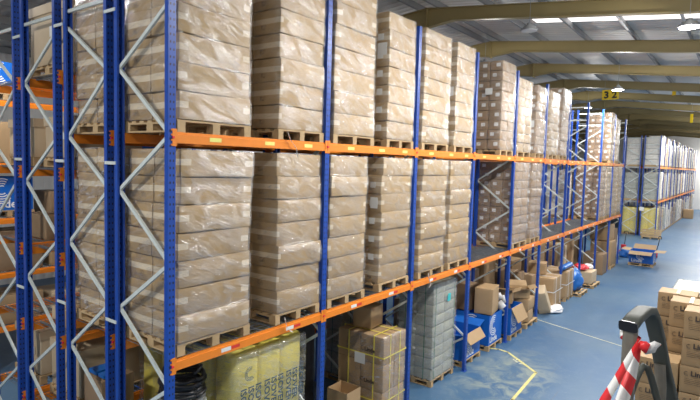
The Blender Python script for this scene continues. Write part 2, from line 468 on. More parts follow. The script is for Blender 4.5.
for xf, nk in ((XC, 3), (XD, 3)):
    for k in range(nk):
        for li, z in enumerate(LEV):
            for xx, sd, w in ((xf, 1, 'front'), (xf-DEP, -1, 'rear')):
                beam(xx, Y0+k*B, z, None, sd, 'orange beam, %s level, %s side, %s bay of the %s row' % (lname[li], w, ORD[k], rackn[xf]), 'orange beams of the closely shelved rows')
            if k < 2: decks(xf, Y0+k*B, z+.075, 'wire mesh deck, %s level, %s bay of the %s row' % (lname[li], ORD[k], rackn[xf]), 'wire decks of the closely shelved rows')
# row spacers that tie the back-to-back frames together
sp = 0
for gx, nm in ((-DEP-.09, 'first and second'), (XB_-DEP-.13, 'second and third'), (XC-DEP-.12, 'third and fourth')):
    for z, zn in ((2.95, 'low'), (5.0, 'middle'), (6.9, 'high')):
        o = MB().bar((gx-.13, Y0-.055, z), (gx+.13, Y0-.055, z), .04, .012).build('row_spacer', M['galv'])
        tag(o, '%s zinc spacer bar tying the %s racking rows together at the near end' % (zn, nm), 'spacer bar', 'row spacers')
# far rack across the second aisle, seen through the near frames
for k in range(4):
    frame(-8.1, 1.6+k*B, 0, 'blue upright frame across the back aisle, %s from the left behind the near frames' % ORD[k], 'frames across the back aisle')
    if k < 3:
        for li, z in enumerate(LEV):
            beam(-8.1, 1.6+k*B, z, None, 1, 'orange beam, %s level, across the back aisle, %s bay' % (lname[li], ORD[k]), 'beams across the back aisle')

# ------------------------------------------------------------------ pallets
def make_pallet(loc, sx, sy):
    r = empty('wooden_pallet', loc)
    L = 1.2; W = 1.0        # local: W along y, L along x ; top boards run along y
    for i in range(7):
        x = -L/2+.05+i*(L-.1)/6; MB().box(x-.048, x+.048, -W/2, W/2, .122, .144).build('deck_board', M['wood'], r)
    for y in (-W/2+.05, 0, W/2-.05):
        MB().box(-L/2, L/2, y-.05, y+.05, .1, .122).build('stringer_board', M['wood'], r)
        MB().box(-L/2, L/2, y-.05, y+.05, 0, .02).build('base_board', M['wood'], r)
        for x in (-L/2+.07, 0, L/2-.07): MB().box(x-.07, x+.07, y-.048, y+.048, .02, .1).build('block', M['wood'], r)
    return r
pal = None
def pallet(xc, yc, z, lx, ly, label, group=None, rz=0):
    """pallet centred at (xc, yc), underside at z"""
    global pal
    if pal is None:
        p = make_pallet((0, 0, 0), 1, 1); pal = (p, kidmap(p))
    else: p = copy_tree(*pal)
    p.location = (xc, yc, z); p.rotation_euler.z = rz; p.scale = (lx/1.2, ly/1.0, 1)
    return tag(p, label, 'pallet', group or 'wooden pallets')
PH = .144
# ------------------------------------------------------------------ cartons
def carton_mesh(dx, dy, dz, mat, seed, sag=.012, bev=.014, sub=4):
    bm = bmesh.new(); bmesh.ops.create_cube(bm, size=1)
    for v in bm.verts: v.co = Vector((v.co.x*dx, v.co.y*dy, v.co.z*dz))
    bmesh.ops.bevel(bm, geom=bm.edges[:], offset=bev, segments=2, profile=.6, affect='EDGES')
    es = [e for e in bm.edges if e.calc_length() > .1]
    bmesh.ops.subdivide_edges(bm, edges=es, cuts=sub, use_grid_fill=True)
    off = Vector((seed*7.3, seed*3.1, 0))
    for v in bm.verts:
        n = noise.noise_vector(v.co*3.5+off)
        u, w, t = v.co.x/(dx/2), v.co.y/(dy/2), v.co.z/(dz/2)
        b = (1-w*w)*(1-t*t)*abs(u)
        v.co.x += math.copysign(1, v.co.x)*b*sag*.9 + n.x*sag*.7
        v.co.y += math.copysign(1, v.co.y)*(1-u*u)*(1-t*t)*abs(w)*sag*.5 + n.y*sag*.5
        v.co.z += n.z*sag*.8 - (1-w*w)*max(t, 0)*sag*.35
    me = bpy.data.meshes.new('carton'); bm.to_mesh(me); bm.free(); me.materials.append(mat)
    for p in me.polygons: p.use_smooth = True
    me.set_sharp_from_angle(angle=.9) if hasattr(me, 'set_sharp_from_angle') else None
    return me
CM = {}
def cm(dx, dy, dz, key, i):
    k = (round(dx, 2), round(dy, 2), round(dz, 3), key, i % 4)
    if k not in CM:
        CM[k] = carton_mesh(dx, dy, dz, M[key], i % 4+len(CM))
    return CM[k]
def wrap_mesh(layers, mat, gap=.014, top=True):
    """closed film around per-layer rectangles [(x0,x1,y0,y1,z0,z1)]"""
    rings = []; sd = rnd.random()*50
    for i, (x0, x1, y0, y1, z0, z1) in enumerate(layers):
        for f, e in ((.0, -.002), (.12, .002), (.35, .004), (.65, .004), (.88, .002)) + (((1.0, -.004), (1.03, -.03)) if i == len(layers)-1 else ()):
            g = gap+e; rings.append((x0-g, x1+g, y0-g, y1+g, z0+(z1-z0)*f))
    V = []; n = 7; c = .03
    for (x0, x1, y0, y1, z) in rings:
        P = []
        cs = [(x0, y0), (x1, y0), (x1, y1), (x0, y1)]
        for q in range(4):
            a, b = Vector(cs[q]), Vector(cs[(q+1) % 4]); d = (b-a); l = d.length; d /= l
            for j in range(n): P.append(a + d*(c + (l-2*c)*j/(n-1)))
        for p in P:
            k = noise.noise(Vector((p.x*2.2, p.y*2.2, z*5+sd)))*.012
            ctr = Vector(((x0+x1)/2, (y0+y1)/2)); o = (p-ctr).normalized()*k
            V.append((p.x+o.x, p.y+o.y, z + noise.noise(Vector((p.x*3, p.y*3, z+sd+9)))*.015))
    m = 4*n; F = []
    for i in range(len(rings)-1):
        for j in range(m): F.append((i*m+j, i*m+(j+1) % m, (i+1)*m+(j+1) % m, (i+1)*m+j))
    me = bpy.data.meshes.new('stretch_wrap'); me.from_pydata(V, [], F); me.materials.append(mat)
    for p in me.polygons: p.use_smooth = True
    return me
def load(xf, y0, y1, z, nz, h, nx, ny, depth, key, wkey, label, group, lean=(0, 0), jit=.014, parent_pallet='', gapw=.014, stickers=(), plabel=None, pal_ext=.03, cat='wrapped carton stack'):
    """a shrink-wrapped block of cartons on a pallet. xf = front face x, z = top of the beam"""
    yc = (y0+y1)/2; xc = xf-depth/2
    pallet(xc, yc, z, depth+.02, (y1-y0)+pal_ext, plabel or ('pallet under the ' + label), 'pallets under loads')
    z0 = z+PH+.004
    r = empty('wrapped_carton_stack', (xc, yc, z0), 0, label, cat, group)
    dx = depth/nx; dy = (y1-y0)/ny; L = []; idx = rnd.randrange(4)
    for k in range(nz):
        f = k/max(1, nz-1)
        ox = rnd.uniform(-jit, jit)*.7 + lean[0]*f; oy = rnd.uniform(-jit, jit) + lean[1]*f
        for i in range(nx):
            for j in range(ny):
                if nx > 2 and 0 < i < nx-1 and 0 < j < ny-1: continue
                idx += 1
                g_ = .018 if 'small' in key else .010
                c = link('carton', cm(dx-g_, dy-g_, h-.006, key, idx), r, (-depth/2+dx*(i+.5)+ox+rnd.uniform(-.004, .004), -(y1-y0)/2+dy*(j+.5)+oy, h*(k+.5)))
                c.rotation_euler = (rnd.uniform(-.014, .014), rnd.uniform(-.012, .016), rnd.uniform(-.01, .01))
                if (idx*7+k) % 3 == 0: c.rotation_euler.z += PI
        L.append((-depth/2+ox-.006, depth/2+ox+.006, -(y1-y0)/2+oy-.004, (y1-y0)/2+oy+.004, h*k, h*(k+1)))
    if wkey: link('stretch_wrap', wrap_mesh(L, M[wkey], gapw), r)
    for (face, u, zz, w, hh) in stickers:          # face 'n' = near end face, 'f' = aisle face
        q = .006 if w > .13 else 0
        if face == 'n': MB().box(u-w/2, u+w/2, -(y1-y0)/2-gapw-.03-q, -(y1-y0)/2-gapw-.025-q, zz-hh/2, zz+hh/2).build('paper_label', M['paper'], r)
        else: MB().box(depth/2+gapw+.022, depth/2+gapw+.026, u-w/2, u+w/2, zz-hh/2, zz+hh/2).build('paper_label', M['paper'], r)
    return r
zt = ZL+.085; zu = ZU+.067
h7 = .33
def lab(*a): return a
D2 = 1.10
# front row, lower shelf
gA = 'wrapped carton stacks on the lower shelf of the front row'
load(-.03, 3.74, 4.86, zt, 7, .333, 2, 1, D2, 'carton', 'wrap', 'leaning wrapped carton stack on the lower shelf, first from left', gA, lean=(.02, .03), jit=.028)
load(-.03, 5.38, 6.33, zt, 7, .333, 2, 1, D2, 'carton', 'wrapdull', 'wrapped carton stack on the lower shelf, left of the second post', gA, jit=.026)
load(-.02, 6.55, 7.56, zt, 7, .333, 2, 1, D2, 'carton', 'wrapdull', 'wrapped carton stack on the lower shelf, right of the second post', gA, jit=.026)
load(-.02, 8.04, 9.08, zt, 7, .333, 2, 1, D2, 'carton', 'wrapdull', 'carton stack with white side labels, lower shelf, left of third post', gA, jit=.03,
     stickers=[('n', .38, 2.33-.5-.333*i, .12, .11) for i in range(5)] + [('n', .42, 1.5, .16, .2)])
load(-.02, 9.50, 10.62, zt, 7, .333, 2, 1, D2, 'carton', 'wrapdull', 'loosely wrapped carton stack, lower shelf, right of the third post', gA, lean=(0, .06), jit=.03)
load(-.02, 10.86, 11.93, zt, 7, .333, 2, 1, D2, 'carton', 'wrap', 'carton stack on the lower shelf just left of the bare wire deck', gA, jit=.02)
load(-.02, 15.0, 16.2, zt, 9, .262, 3, 2, D2+.0, 'cartonsmall', 'wraphazy', 'three-column stack of small cartons, lower shelf, beyond bare deck', gA, jit=.01)
load(-.02, 16.55, 17.5, zt, 9, .262, 3, 2, D2, 'cartonsmall', 'wraphazy', 'small-carton stack, lower shelf, second beyond the bare deck', gA, jit=.02)
load(-.02, 26.3, 27.3, zt, 9, .262, 3, 2, D2, 'cartonsmall', 'wrapdull', 'brown small-carton stack, lower shelf, after the long empty decks', gA, jit=.012)
load(-.02, 27.45, 28.6, zt, 9, .262, 2, 2, D2, 'cartonthin', 'wraphazy', 'pale wrapped stack, lower shelf, second after the empty decks', gA, jit=.012)
load(-.02, 29.0, 30.0, zt, 9, .262, 2, 2, D2, 'cartonthin', 'wrapdull', 'nearer wrapped stack, lower shelf, last bay of front row', gA, jit=.012)
load(-.02, 30.3, 31.4, zt, 9, .262, 2, 2, D2, 'cartonthin', 'wrapdull', 'farthest wrapped stack, lower shelf, last bay of front row', gA, jit=.012)
# front row, upper shelf
gU = 'wrapped carton stacks on the upper shelf of the front row'
load(-.03, 3.73, 4.83, zu, 8, .333, 2, 1, D2, 'carton', 'wrap', 'glossy wrapped carton stack on the upper shelf, first from left', gU, lean=(.0, .0), jit=.016)
load(-.03, 5.38, 6.34, zu, 8, .333, 2, 1, D2, 'carton', 'wrap', 'tall glossy carton stack, upper shelf, left of second post', gU, jit=.016)
load(-.02, 6.60, 7.72, zu, 7, .345, 2, 1, D2, 'carton', 'wrap', 'wrapped carton stack, upper shelf, right of second post', gU, jit=.02)
load(-.02, 8.16, 9.09, zu, 7, .328, 2, 1, D2, 'carton', 'wrap', 'carton stack with white side labels, upper shelf, left of third post', gU, jit=.02,
     stickers=[('n', .38, .2+.328*i, .12, .11) for i in range(6)] + [('n', .42, 1.62, .2, .22)])
load(-.02, 9.46, 10.62, zu, 7, .328, 2, 1, D2, 'carton', 'wrap', 'wrapped carton stack, upper shelf, right of third post', gU, lean=(0, .03), jit=.016)
load(-.02, 10.94, 11.9, zu, 7, .328, 2, 1, D2, 'carton', 'wrap', 'carton stack with one white label, upper shelf, left of fourth post', gU, jit=.02, stickers=[('n', .4, 1.2, .2, .2)])
load(-.02, 13.70, 14.66, zu, 9, .262, 3, 2, D2+.02, 'cartonsmall', 'wrapdull', 'three-column stack of small labelled cartons on the upper shelf', gU, jit=.01, stickers=[('n', .2, 1.55, .2, .17)])
load(-.02, 15.0, 16.15, zu, 8, .262, 2, 2, D2, 'cartonthin', 'wraphazy', 'pale wrapped stack, upper shelf, right of fifth post', gU, jit=.015)
load(-.02, 16.62, 17.50, zu, 8, .262, 3, 2, D2, 'cartonsmall', 'wraphazy', 'small-carton stack in pale film, upper shelf, left of sixth post', gU, jit=.02, stickers=[('n', .4, .9, .2, .2)])
load(-.02, 17.98, 19.0, zu, 8, .262, 2, 2, D2, 'cartonthin', 'wraphazy', 'white filmed stack, upper shelf, right of sixth post', gU, jit=.02)
load(-.02, 19.3, 20.22, zu, 9, .262, 3, 2, D2, 'cartonsmall', 'wraphazy', 'leaning labelled carton stack, upper shelf, left of seventh post', gU, lean=(.02, .06), jit=.02)
load(-.02, 28.05, 28.72, zu, 9, .255, 3, 2, D2, 'cartonsmall', 'wrapdull', 'broad brown carton stack, upper shelf, past the empty bays', gU, jit=.02)
load(-.02, 29.2, 30.0, zu, 8, .262, 2, 2, D2, 'cartonthin', 'wraphazy', 'pale wrapped stack, upper shelf, last bay of front row', gU, jit=.015)
# second row
gB = 'wrapped carton stacks in the second row'
xb = XB_-.02
load(xb, 3.74, 4.86, zu, 8, .333, 2, 1, D2, 'carton', 'wraphazy', 'hazy wrapped carton stack, upper shelf of second row, near end', gB, jit=.02)
load(xb, 3.74, 4.86, zt, 7, .333, 2, 1, D2, 'carton', 'wraphazy', 'hazy wrapped carton stack, lower shelf of second row, near end', gB, jit=.025)
for (a, b_, z, w) in ((5.2, 6.3, zu, 'upper'), (5.2, 6.3, zt, 'lower')):
    load(xb, a, b_, z, 7, .333, 2, 1, D2, 'carton', 'wrapdull', 'wrapped carton stack, %s shelf of second row, second from near end' % w, gB, jit=.02)
for i, (a, b_) in enumerate(((6.6, 7.7), (8.0, 9.1), (9.4, 10.5), (10.8, 11.9))):
    for z, w in ((zu, 'upper'), (zt, 'lower')):
        load(xb, a, b_, z, 7, .333, 2, 1, D2, 'carton', 'wrapdull', 'wrapped carton stack, %s shelf of second row, %s from near end' % (w, ORD[i+2]), gB, jit=.02)
load(xb, 15.0, 16.2, zt, 9, .262, 3, 2, D2, 'cartonsmall', 'wrapdull', 'dark small-carton stack, lower shelf, second row, behind three-column stack', gB, jit=.01)
load(xb, 13.9, 14.7, zu, 8, .262, 3, 2, D2, 'cartonsmall', 'wrapdull', 'dark small-carton stack, upper shelf, second row, behind three-column stack', gB, jit=.01)
load(xb, 26.2, 27.3, zt, 1, 2.1, 1, 1, D2, 'pale', 'wraphazy', 'big white wrapped load, second row, behind the empty lower decks', gB, jit=.01)
load(xb, 23.4, 24.2, zu, 8, .262, 3, 2, D2, 'cartonsmall', 'wraphazy', 'wrapped stack, upper shelf of second row, behind empty bays', gB, jit=.01)
load(xb, 29.2, 30.3, zt, 8, .262, 3, 2, D2, 'cartonsmall', 'wrapdull', 'small-carton stack, lower shelf, far end of second row', gB, jit=.01)

# loose film tails hanging off the beams
def film(name, pts, w, mat, label, cat, group=None):
    mb = MB(); P = [Vector(p) for p in pts]
    for i in range(len(P)-1):
        mb.bar(P[i], P[i+1], w*(1-.08*i), .003, (.3, .8, .2))
    return tag(mb.build(name, mat, None, True), label, cat, group)
film('film_tail', [(.03, 5.5, 2.82), (.05, 5.52, 2.70), (.045, 5.6, 2.60), (.03, 5.68, 2.56)], .028, M['whitefilm'], 'white film tail hanging over the lower beam below the second stack', 'plastic film')
film('film_tail', [(.03, 9.85, 2.80), (.05, 9.87, 2.66), (.05, 9.95, 2.55), (.035, 9.9, 2.48)], .03, M['whitefilm'], 'white film tail hanging over the lower beam by the third blue post', 'plastic film')
film('film_tail', [(.02, 5.5, 5.5), (.05, 5.54, 5.38), (.05, 5.66, 5.27), (.04, 5.7, 5.15)], .022, M['whitefilm'], 'thin film tail hanging over the upper beam', 'plastic film')

# ------------------------------------------------------------------ near part of rows three and four, seen through the frames
def plain_carton(name, loc, size, rz, label, group=None, key='loose', parent=None, tape=True, tilt=None, cat='carton'):
    """closed carton; loc = centre of its base"""
    o = link(name, cm(size[0], size[1], size[2], key, rnd.randrange(4)), parent, (loc[0], loc[1], loc[2]+size[2]/2))
    o.rotation_euler = tilt if tilt else (0, 0, rz)
    if not parent: tag(o, label, cat, group)
    if tape:
        MB().box(-.025, .025, -size[1]/2-.004, size[1]/2+.004, size[2]/2+.006, size[2]/2+.008).build('tape_strip', M['tapeb'], o)
    return o
M['tapeb'] = simple('packing_tape', (.55, .42, .26), .3)
def bulk_box(xc, yc, z, sx, sy, h, label, key='pale2', group='bulk cartons in the rear rows'):
    pallet(xc, yc, z, sx+.05, sy+.05, 'pallet under the ' + label, 'pallets under loads')
    r = empty('bulk_carton', (xc, yc, z+PH+.012), 0, label, 'bulk carton', group)
    o = link('body', cm(sx, sy, h, key, rnd.randrange(4)), r, (0, 0, h/2))
    MB().box(-sx/2-.018, sx/2+.018, -sy/2-.018, sy/2+.018, h-.13, h+.012).build('lid', M[key], r)
    MB().box(.1, .3, -sy/2-.026, -sy/2-.02, h*.45, h*.62).build('paper_label', M['paper'], r)
    return r
M['pale2'] = cardboard('bulk_carton_board', (.60, .47, .31), tape=False, prints=False)
lz = [z+.088 for z in LEV]
bulk_box(XC-.62, 4.32, lz[4], 1.2, 1.1, .9, 'tall pale bulk carton on the highest level of the third row')
bulk_box(XC-.57, 4.45, lz[3], .98, 1.1, .62, 'low bulk carton on the second highest level of the third row')
bulk_box(XD-.57, 4.45, lz[3], .98, 1.1, .62, 'low bulk carton on the second highest level of the fourth row')
bulk_box(XC-.57, 4.5, lz[0], .98, 1.1, .75, 'bulk carton on the lowest level of the third row')
bulk_box(XD-.57, 4.5, lz[0], .98, 1.1, .75, 'bulk carton on the lowest level of the fourth row')
bulk_box(XC-.57, 5.7, lz[4], 1.0, .8, 1.0, 'second bulk carton on the highest level of the third row')
for i, (x, y, z, sx, sy, h, key, ds) in enumerate([
    (XC-.35, 4.15, lz[1], .45, .6, .28, 'loose', 'carton at the front of the second lowest level of the third row'),
    (XC-.85, 4.2, lz[1], .38, .5, .22, 'pale2', 'pale low carton at the back of the second lowest level of the third row'),
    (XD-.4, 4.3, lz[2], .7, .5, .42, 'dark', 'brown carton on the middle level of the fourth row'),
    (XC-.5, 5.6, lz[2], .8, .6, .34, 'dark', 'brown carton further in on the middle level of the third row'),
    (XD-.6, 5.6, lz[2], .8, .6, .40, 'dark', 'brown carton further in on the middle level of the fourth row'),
    (XD-.4, 5.7, lz[1], .6, .7, .40, 'loose', 'carton further in on the second lowest level of the fourth row')]):
    plain_carton('carton', (x, y, z), (sx, sy, h), 0, ds, 'loose cartons in the rear rows', key)

# ---- blue printed boxes
def arcs(parent, loc, face, R0, mat, n=4):
    """swirl of concentric half rings, lying on a face ('x' looks to +X, 'y' looks to -Y)"""
    mb = MB()
    for q in range(n):
        r = R0*(1-.2*q); w = R0*.085; st = []
        a0, a1 = (.35*PI, 1.75*PI)
        K = 18
        for i in range(K):
            t0 = a0+(a1-a0)*i/K; t1 = a0+(a1-a0)*(i+1)/K
            P = [(rr*math.cos(t), rr*math.sin(t)) for rr, t in ((r, t0), (r-w, t0), (r-w, t1), (r, t1))]
            if face == 'x': mb.poly([(0, a, b) for a, b in P], (.002, 0, 0))
            else: mb.poly([(a, 0, b) for a, b in P], (0, -.002, 0))
    return mb.build('logo', mat, parent, False, loc)
def blue_box(loc, sx, sy, h, label, flaps=(), open_top=True, txt=.2, rz=0, pl=None, under=True):
    if under: pallet(loc[0], loc[1], loc[2], sx+.04, sy+.04, pl or 'pallet under the ' + label, 'pallets under loads', rz); z = loc[2]+PH+.004
    else: z = loc[2]
    r = empty('bulk_bin', (loc[0], loc[1], z), rz, label, 'blue cardboard bin')
    mb = MB(); t = .012
    mb.box(-sx/2, sx/2, -sy/2, sy/2, 0, t)
    mb.box(sx/2-t, sx/2, -sy/2, sy/2, t, h); mb.box(-sx/2, -sx/2+t, -sy/2, sy/2, t, h)
    mb.box(-sx/2+t, sx/2-t, -sy/2, -sy/2+t, t, h); mb.box(-sx/2+t, sx/2-t, sy/2-t, sy/2, t, h)
    mb.build('body', M['bluebox'], r)
    R0 = min(sy*.3, h*.36)
    arcs(r, (sx/2+.001, -sy*.15, h*.62), 'x', R0, M['white'])
    arcs(r, (0, -sy/2-.001, h*.62), 'y', R0, M['white'])
    text('lettering', 'Linde', txt, M['white'], r, (sx/2+.002, -sy*.42, h*.08), RX, .004)
    text('lettering', 'Linde', txt, M['white'], r, (-sx*.4, -sy/2-.002, h*.08), RY, .004)
    for (side, ang, ln, key) in flaps:
        f = MB()
        if side in '+-':   # flaps on x sides
            s = 1 if side == '+' else -1; c, d = math.cos(ang), math.sin(ang)
            x0 = s*sx/2
            f.poly([(x0, -sy/2+.02, h), (x0, sy/2-.02, h), (x0+s*ln*c, sy/2-.05, h+ln*d), (x0+s*ln*c, -sy/2+.05, h+ln*d)], (0, 0, .008) if abs(d) < .8 else (.008, 0, 0))
        else:
            s = -1 if side == 'n' else 1; c, d = math.cos(ang), math.sin(ang); y0 = s*sy/2
            f.poly([(-sx/2+.02, y0, h), (sx/2-.02, y0, h), (sx/2-.05, y0+s*ln*c, h+ln*d), (-sx/2+.05, y0+s*ln*c, h+ln*d)], (0, 0, .008) if abs(d) < .8 else (0, .008, 0))
        f.build('flap', M[key], r)
    return r
blue_box((XD-.57, 5.75, lz[3]), 1.0, 1.1, .8, 'blue printed bin on the second highest level of the fourth row', under=True)
blue_box((-8.68, 4.98, lz[4]), .9, .9, .7, 'blue printed bin high up across the back aisle', under=True)
blue_box((-8.68, 5.02, lz[2]), .9, 1.0, .75, 'blue printed bin at the middle level across the back aisle', under=True, txt=.26)
j = 0
for k in range(3):
    for l in range(5):
        decks(-8.1, 1.6+k*B, LEV[l]+.075, 'wire mesh deck across back aisle, %s level, %s bay' % (lname[l], ORD[k]), 'wire decks across the back aisle')
        for q in (0, 1):
            j += 1
            if (j*7) % 5 == 0 or (k, l, q) in ((1, 2, 0), (1, 4, 0)): continue
            plain_carton('carton', (-8.65, 1.6+k*B+.75+q*1.3, lz[l]), (.95, 1.1, .55+.12*((j*3) % 4)), 0, 'big carton across the back aisle, %s level, %s in the %s bay' % (lname[l], ('left', 'right')[q], ORD[k]), 'cartons across the back aisle', ('pale2', 'dark', 'loose')[j % 3])

# ------------------------------------------------------------------ floor level of the front row
# insulation pallets: upright printed bundles
def insulation(xc, y0, y1, depth, h, nx, ny, label, z=0, wrapped=True, txt=True):
    pallet(xc, (y0+y1)/2, z, depth, y1-y0, 'pallet under the ' + label, 'pallets under loads')
    r = empty('insulation_load', (xc, (y0+y1)/2, z+PH+.004), 0, label, 'insulation pallet')
    dx = depth/nx; dy = (y1-y0)/ny; L = y1-y0
    for i in range(nx):
        for j in range(ny):
            x = -depth/2+dx*(i+.5); y = -L/2+dy*(j+.5)
            pts = [(x+e_*rnd.uniform(-.012, .012), y+e_*rnd.uniform(-.012, .012), zz*h) for zz, e_ in ((0, 0), (.02, 0), (.2, 0), (.4, 1), (.6, 1), (.8, 0), (.98, 0), (1, 0))]
            mb = MB(); n0 = len(mb.v); mb.tube(pts, (dy/2*.985, dx/2*.985), 20, .45)
            seg = 20; c0 = Vector((x, y))
            for q in range(seg):
                for row in (0, len(pts)-1):
                    v = mb.v[row*seg+q]; v.x = x+(v.x-x)*.93; v.y = y+(v.y-y)*.93
            mb.build('bundle', M['insul'], r, True)
            if txt and i == nx-1:
                for yy in (-.17, -.03, .11): text('lettering', 'ISOVER', .15, M['blueink'], r, (depth/2+.016, y+yy, h*.98-.45), (PI/2, PI/2, PI/2), .004)
                if j == 0: arcs(r, (depth/2+.012, y, h*.98-.27), 'x', .1, M['blueink'], 3)
            if txt and j == 0:
                text('lettering', 'ISOVER', .24, M['blueink'], r, (x-.07, -L/2-.016, h*.98-.45), (PI/2, PI/2, 0), .004)
    if wrapped:
        ly = [(-depth/2-.01, depth/2+.01, -L/2-.01, L/2+.01, h*q/5, h*(q+1)/5) for q in range(5)]
        link('stretch_wrap', wrap_mesh(ly, M['wrapdull'], .03), r)
    return r
insulation(-.68, 4.78, 6.14, 1.05, 2.25, 2, 3, 'yellow printed insulation bundles under the first shelf')
insulation(-1.92, 4.75, 5.95, 1.0, 2.2, 2, 3, 'darker insulation bundles under the second row')
# black coiled pipe on a stack of grey reels
r = empty('hose_coil', (-.6, 4.22, 1.95), 0, 'black coiled hose lying on the grey reel behind the first post', 'hose')
for i in range(5):
    rr = .29-.02*(i % 3); zc = .03+i*.055
    mb = MB(); mb.tube([(rr*math.cos(t*PI/12)+.01*math.sin(i*3+t), rr*math.sin(t*PI/12), zc+.012*math.sin(t*.9+i)) for t in range(25)], .027, 8); mb.build('hose_loop', M['black'], r, True)
mb = MB(); mb.tube([(.24*math.cos(t*.3), .24*math.sin(t*.3), .32+.04*math.sin(t*.7)) for t in range(18)], .024, 8); mb.build('hose_loop', M['black'], r, True)
r = empty('ribbed_reel', (-.6, 4.22, 0), 0, 'grey ribbed drum standing on the floor under the first shelf', 'drum')
MB().cyl((0, 0), .30, 0, 1.92, 28).build('drum_body', M['steel'], r, False)
for i in range(16):
    mb = MB(); z = .1+i*.115
    mb.tube([(0.305*math.cos(t*PI/14), .305*math.sin(t*PI/14), z) for t in range(29)], .012, 6); mb.build('rib', M['galv'], r, True)

# yellow-strapped export pallet
def strapped(x0, x1, y0, y1, z0, h, rows, label, key='loose', cols=2):
    xc, yc = (x0+x1)/2, (y0+y1)/2; sx, sy = x1-x0, y1-y0
    pallet(xc, yc, z0, sx, sy, 'pallet under the ' + label, 'pallets under loads')
    z = z0+PH+.004
    r = empty('strapped_carton_load', (xc, yc, z), 0, label, 'strapped cartons')
    hh = h/rows
    for k in range(rows):
        for i in range(cols):
            for j in range(2):
                c = link('carton', cm(sx/cols-.006, sy/2-.006, hh-.004, key, k+i+j), r, (-sx/2+sx/cols*(i+.5), -sy/4+sy/2*j, hh*(k+.5)))
    def strap(pts):
        mb = MB()
        for a, b in zip(pts[:-1], pts[1:]): mb.bar(a, b, .022, .004, (.5, .45, .3))
        return mb.build('strap', M['strap'], r)
    e = .014
    for f in (-.25, .3):
        x = sx*f; mb = MB()
        mb.box(x-.012, x+.012, -sy/2-e, -sy/2-e+.003, 0, h+e); mb.box(x-.012, x+.012, sy/2+e-.003, sy/2+e, 0, h+e); mb.box(x-.012, x+.012, -sy/2-e, sy/2+e, h+e, h+e+.003)
        mb.build('strap', M['strap'], r)
    for f in (-.22, .22):
        y = sy*f; mb = MB()
        mb.box(sx/2+e-.003, sx/2+e, y-.012, y+.012, 0, h+e); mb.box(-sx/2-e, -sx/2-e+.003, y-.012, y+.012, 0, h+e); mb.box(-sx/2-e, sx/2+e, y-.012, y+.012, h+e+.003, h+e+.006)
        mb.build('strap', M['strap'], r)
    for zz in (h*.22, h*.76):
        mb = MB()
        mb.box(-sx/2-e, sx/2+e, -sy/2-e-.003, -sy/2-e, zz-.012, zz+.012); mb.box(sx/2+e, sx/2+e+.003, -sy/2-e, sy/2+e, zz-.012, zz+.012)
        mb.box(-sx/2-e, sx/2+e, sy/2+e, sy/2+e+.003, zz-.012, zz+.012); mb.box(-sx/2-e-.003, -sx/2-e, -sy/2-e, sy/2+e, zz-.012, zz+.012)
        mb.build('strap', M['strap'], r)
    link('stretch_wrap', wrap_mesh([(-sx/2+.2, sx/2+.004, -sy/2+.01, sy/2+.004, hh*k, hh*(k+1)) for k in range(rows)], M['wraphazy'], .012), r)
    MB().box(-.12, .13, -sy/2-.022, -sy/2-.019, h*.63, h*.76).build('paper_label', M['paper'], r)
    for zz in (h*.80, h*.42): text('lettering', 'Linde', .11, M['ink'], r, (sx*.1, -sy/2-.016, zz), RY, .003)
    arcs(r, (sx*.06, -sy/2-.015, h*.83), 'y', .045, M['ink'], 2); arcs(r, (sx*.06, -sy/2-.015, h*.45), 'y', .045, M['ink'], 2)
    return r, z+h
r, top = strapped(-1.12, -.03, 8.30, 9.1, 0, 1.62, 3, 'brown carton load with yellow straps and white label')
plain_carton('carton', (-.72, 8.75, top+.03), (.42, .5, .42), .1, 'single carton standing on top of the yellow-strapped load', None, 'loose')
def open_carton(loc, size, rz, label, key='loose', flaps=((0, 1.2), (1, 1.2), (2, .3), (3, .3)), group=None, tilt=None):
    """open-topped carton with flaps; base centre at loc. flap sides 0:+x 1:-x 2:+y 3:-y, angle from horizontal"""
    sx, sy, h = size; t = .006
    r = empty('open_carton', loc, rz, label, 'open carton', group)
    if tilt: r.rotation_euler = tilt
    mb = MB(); mb.box(-sx/2, sx/2, -sy/2, sy/2, 0, t)
    mb.box(sx/2-t, sx/2, -sy/2, sy/2, t, h); mb.box(-sx/2, -sx/2+t, -sy/2, sy/2, t, h); mb.box(-sx/2+t, sx/2-t, -sy/2, -sy/2+t, t, h); mb.box(-sx/2+t, sx/2-t, sy/2-t, sy/2, t, h)
    mb.build('body', M[key], r)
    for sd, a in flaps:
        ln = min(sx, sy)*.48; c, d = math.cos(a)*ln, math.sin(a)*ln; f = MB()
        if sd < 2:
            s = 1 if sd == 0 else -1
            f.poly([(s*sx/2, -sy/2, h), (s*sx/2, sy/2, h), (s*(sx/2+c), sy/2-.01, h+d), (s*(sx/2+c), -sy/2+.01, h+d)], (0, 0, t) if abs(c) > abs(d) else (t, 0, 0))
        else:
            s = 1 if sd == 2 else -1
            f.poly([(-sx/2, s*sy/2, h), (sx/2, s*sy/2, h), (sx/2-.01, s*(sy/2+c), h+d), (-sx/2+.01, s*(sy/2+c), h+d)], (0, 0, t) if abs(c) > abs(d) else (0, t, 0))
        f.build('flap', M[key], r)
    return r
pallet(-.6, 7.68, 0, 1.0, .9, 'wooden pallet on the floor in front of the yellow-strapped load', 'wooden pallets')
plain_carton('carton', (-.5, 7.7, PH+.01), (.5, .5, .42), 0, 'closed carton under the small open carton in the second bay', None, 'loose')
open_carton((-.5, 7.7, PH+.45), (.46, .42, .3), 0, 'small open carton in front of the yellow-strapped load', flaps=())
